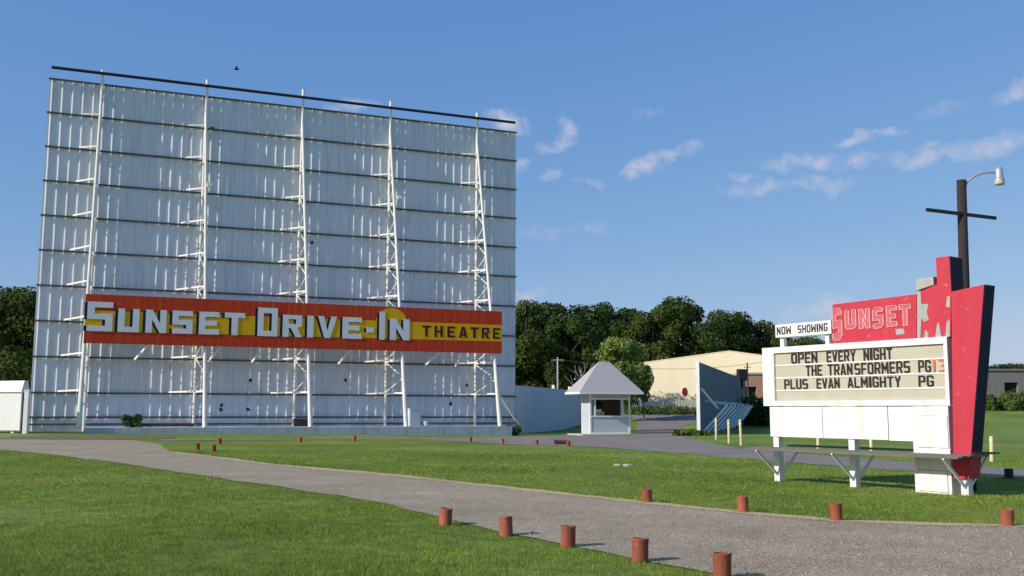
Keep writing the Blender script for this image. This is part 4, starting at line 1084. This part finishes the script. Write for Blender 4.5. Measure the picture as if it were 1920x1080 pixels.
# ------------------------------------------------------------------ light, sky
SEL = math.radians(29.0)
sh = -SF.x * math.cos(math.radians(5)) - SF.y * math.sin(math.radians(5))    # towards the sun
sun_dir = Vector((sh.x * math.cos(SEL), sh.y * math.cos(SEL), math.sin(SEL)))
ld = bpy.data.lights.new('sun', 'SUN'); ld.energy = 4.6; ld.angle = math.radians(0.8); ld.color = (1.0, 0.93, 0.82)
lo = bpy.data.objects.new('sun', ld); COL.objects.link(lo)
lo.rotation_euler = (-sun_dir).to_track_quat('-Z', 'Y').to_euler()
wld = bpy.data.worlds.new('World'); scene.world = wld; wld.use_nodes = True
nt = wld.node_tree; bg = nt.nodes['Background']
sky = nt.nodes.new('ShaderNodeTexSky'); sky.sky_type = 'NISHITA'; sky.sun_disc = False
sky.sun_elevation = SEL; sky.sun_rotation = math.atan2(sun_dir.x, sun_dir.y)
sky.air_density = 1.0; sky.dust_density = 0.6; sky.ozone_density = 2.0; sky.altitude = 100
tc = nt.nodes.new('ShaderNodeTexCoord')
def vm(op, a, b=None):
    n_ = nt.nodes.new('ShaderNodeVectorMath'); n_.operation = op
    for s_, v in ((n_.inputs[0], a), (n_.inputs[1], b)):
        if v is None: continue
        if hasattr(v, 'links'): nt.links.new(v, s_)
        else: s_.default_value = v
    return n_.outputs['Value'] if op == 'DOT_PRODUCT' else n_.outputs[0]
def ma(op, a, b=0.0, c=None):
    n_ = nt.nodes.new('ShaderNodeMath'); n_.operation = op
    for s_, v in zip(n_.inputs, (a, b, c)):
        if v is None: continue
        if hasattr(v, 'links'): nt.links.new(v, s_)
        else: s_.default_value = v
    return n_.outputs[0]
dirv = vm('NORMALIZE', tc.outputs['Generated'])
nz = N(nt, 'ShaderNodeTexNoise', Scale=26.0, Detail=5.0, Roughness=0.6); nt.links.new(dirv, nz.inputs['Vector'])
wv = vm('SCALE', vm('SUBTRACT', nz.outputs['Color'], (0.5, 0.5, 0.5))); wv.node.inputs['Scale'].default_value = 0.044
wd_ = vm('ADD', dirv, wv)
nz2 = N(nt, 'ShaderNodeTexNoise', Scale=55.0, Detail=7.0, Roughness=0.62); nt.links.new(dirv, nz2.inputs['Vector'])
CL = [(955, 228, 42, 28, 0, .8), (660, 200, 60, 14, 3, .5), (1066, 242, 26, 20, 20, .7), (1045, 268, 40, 16, 8, .65), (1205, 312, 48, 18, 18, .7), (1275, 284, 50, 12, 12, .5), (1040, 325, 30, 15, 0, .5),
      (1110, 344, 30, 11, 0, .35), (972, 306, 24, 14, 25, .45), (1388, 332, 24, 14, 0, .45), (1500, 310, 75, 20, 4, .6), (1610, 305, 60, 14, 6, .4), (1430, 356, 70, 15, 4, .5), (1540, 346, 70, 11, 6, .4),
      (1600, 264, 50, 13, 12, .6), (1665, 247, 40, 8, 14, .35), (1745, 296, 80, 20, 9, .55), (1860, 272, 90, 20, 12, .55), (1910, 170, 60, 18, 20, .5), (1760, 215, 60, 14, 16, .18), (1020, 438, 60, 14, 0, .25), (1115, 425, 36, 16, 0, .3),
      (990, 558, 34, 16, 0, .7), (1545, 590, 80, 28, 8, .65), (1205, 214, 30, 10, 0, .15), (1890, 600, 90, 40, 0, .12), (300, -60, 160, 30, 5, .4), (2300, 250, 200, 40, 5, .5), (-400, 400, 200, 40, 0, .5)]
tot = None
for (px, py, rx_, ry_, tilt, op) in CL:
    c_ = ray(px, py).normalized(); t_ = math.radians(tilt)
    rt = CM @ Vector((1, 0, 0)); upv = CM @ Vector((0, 1, 0))
    ax = (rt * math.cos(t_) + upv * math.sin(t_)); ax = (ax - c_ * ax.dot(c_)).normalized(); ay = c_.cross(ax).normalized()
    k = 1.0 / F
    a_ = ma('MULTIPLY', vm('DOT_PRODUCT', wd_, ax), 1 / (rx_ * k * 1.15)); b_ = ma('MULTIPLY', vm('DOT_PRODUCT', wd_, ay), 1 / (ry_ * k * 1.15))
    d2 = ma('ADD', ma('MULTIPLY', a_, a_), ma('MULTIPLY', b_, b_))
    m_ = ma('POWER', ma('MAXIMUM', ma('SUBTRACT', 1.0, d2), 0.0), 1.6)
    m_ = ma('MULTIPLY', m_, ma('MULTIPLY', ma('GREATER_THAN', vm('DOT_PRODUCT', dirv, c_), 0.0), op))
    tot = m_ if tot is None else ma('MAXIMUM', tot, m_)
dens = ma('MULTIPLY', tot, ma('ADD', ma('MULTIPLY', nz2.outputs[0], 3.6), -0.98)); dens.node.use_clamp = True
STR = 0.105
sp_ = nt.nodes.new('ShaderNodeSeparateColor'); cb2 = nt.nodes.new('ShaderNodeCombineColor')
nt.links.new(sky.outputs[0], sp_.inputs[0])
for i, (k, pw) in enumerate(((.70, .86), (.685, .60), (.82, .33))):      # the deep even blue of this summer sky
    nt.links.new(ma('MULTIPLY', ma('POWER', ma('MULTIPLY', sp_.outputs[i], STR), pw), k / STR), cb2.inputs[i])
CLOUD = (5.6, 5.7, 6.9)
mx = nt.nodes.new('ShaderNodeMix'); mx.data_type = 'RGBA'; mx.clamp_result = False
nt.links.new(dens, mx.inputs[0]); nt.links.new(cb2.outputs[0], mx.inputs[6]); mx.inputs[7].default_value = (*CLOUD, 1)
nt.links.new(mx.outputs[2], bg.inputs[0]); bg.inputs[1].default_value = STR

# ------------------------------------------------------------------ camera and view
cd = bpy.data.cameras.new('camera'); cam = bpy.data.objects.new('camera', cd); COL.objects.link(cam)
cam.location = CAM; cam.rotation_euler = CM.to_euler()
cd.sensor_width = 36.0; cd.lens = 36.0 * F / 1920.0; cd.clip_end = 5000; cd.clip_start = 0.1
scene.camera = cam
vs = scene.view_settings
vs.view_transform = 'Standard'; vs.look = 'None'; vs.exposure = 0.0; vs.gamma = 1.0; vs.use_curve_mapping = False
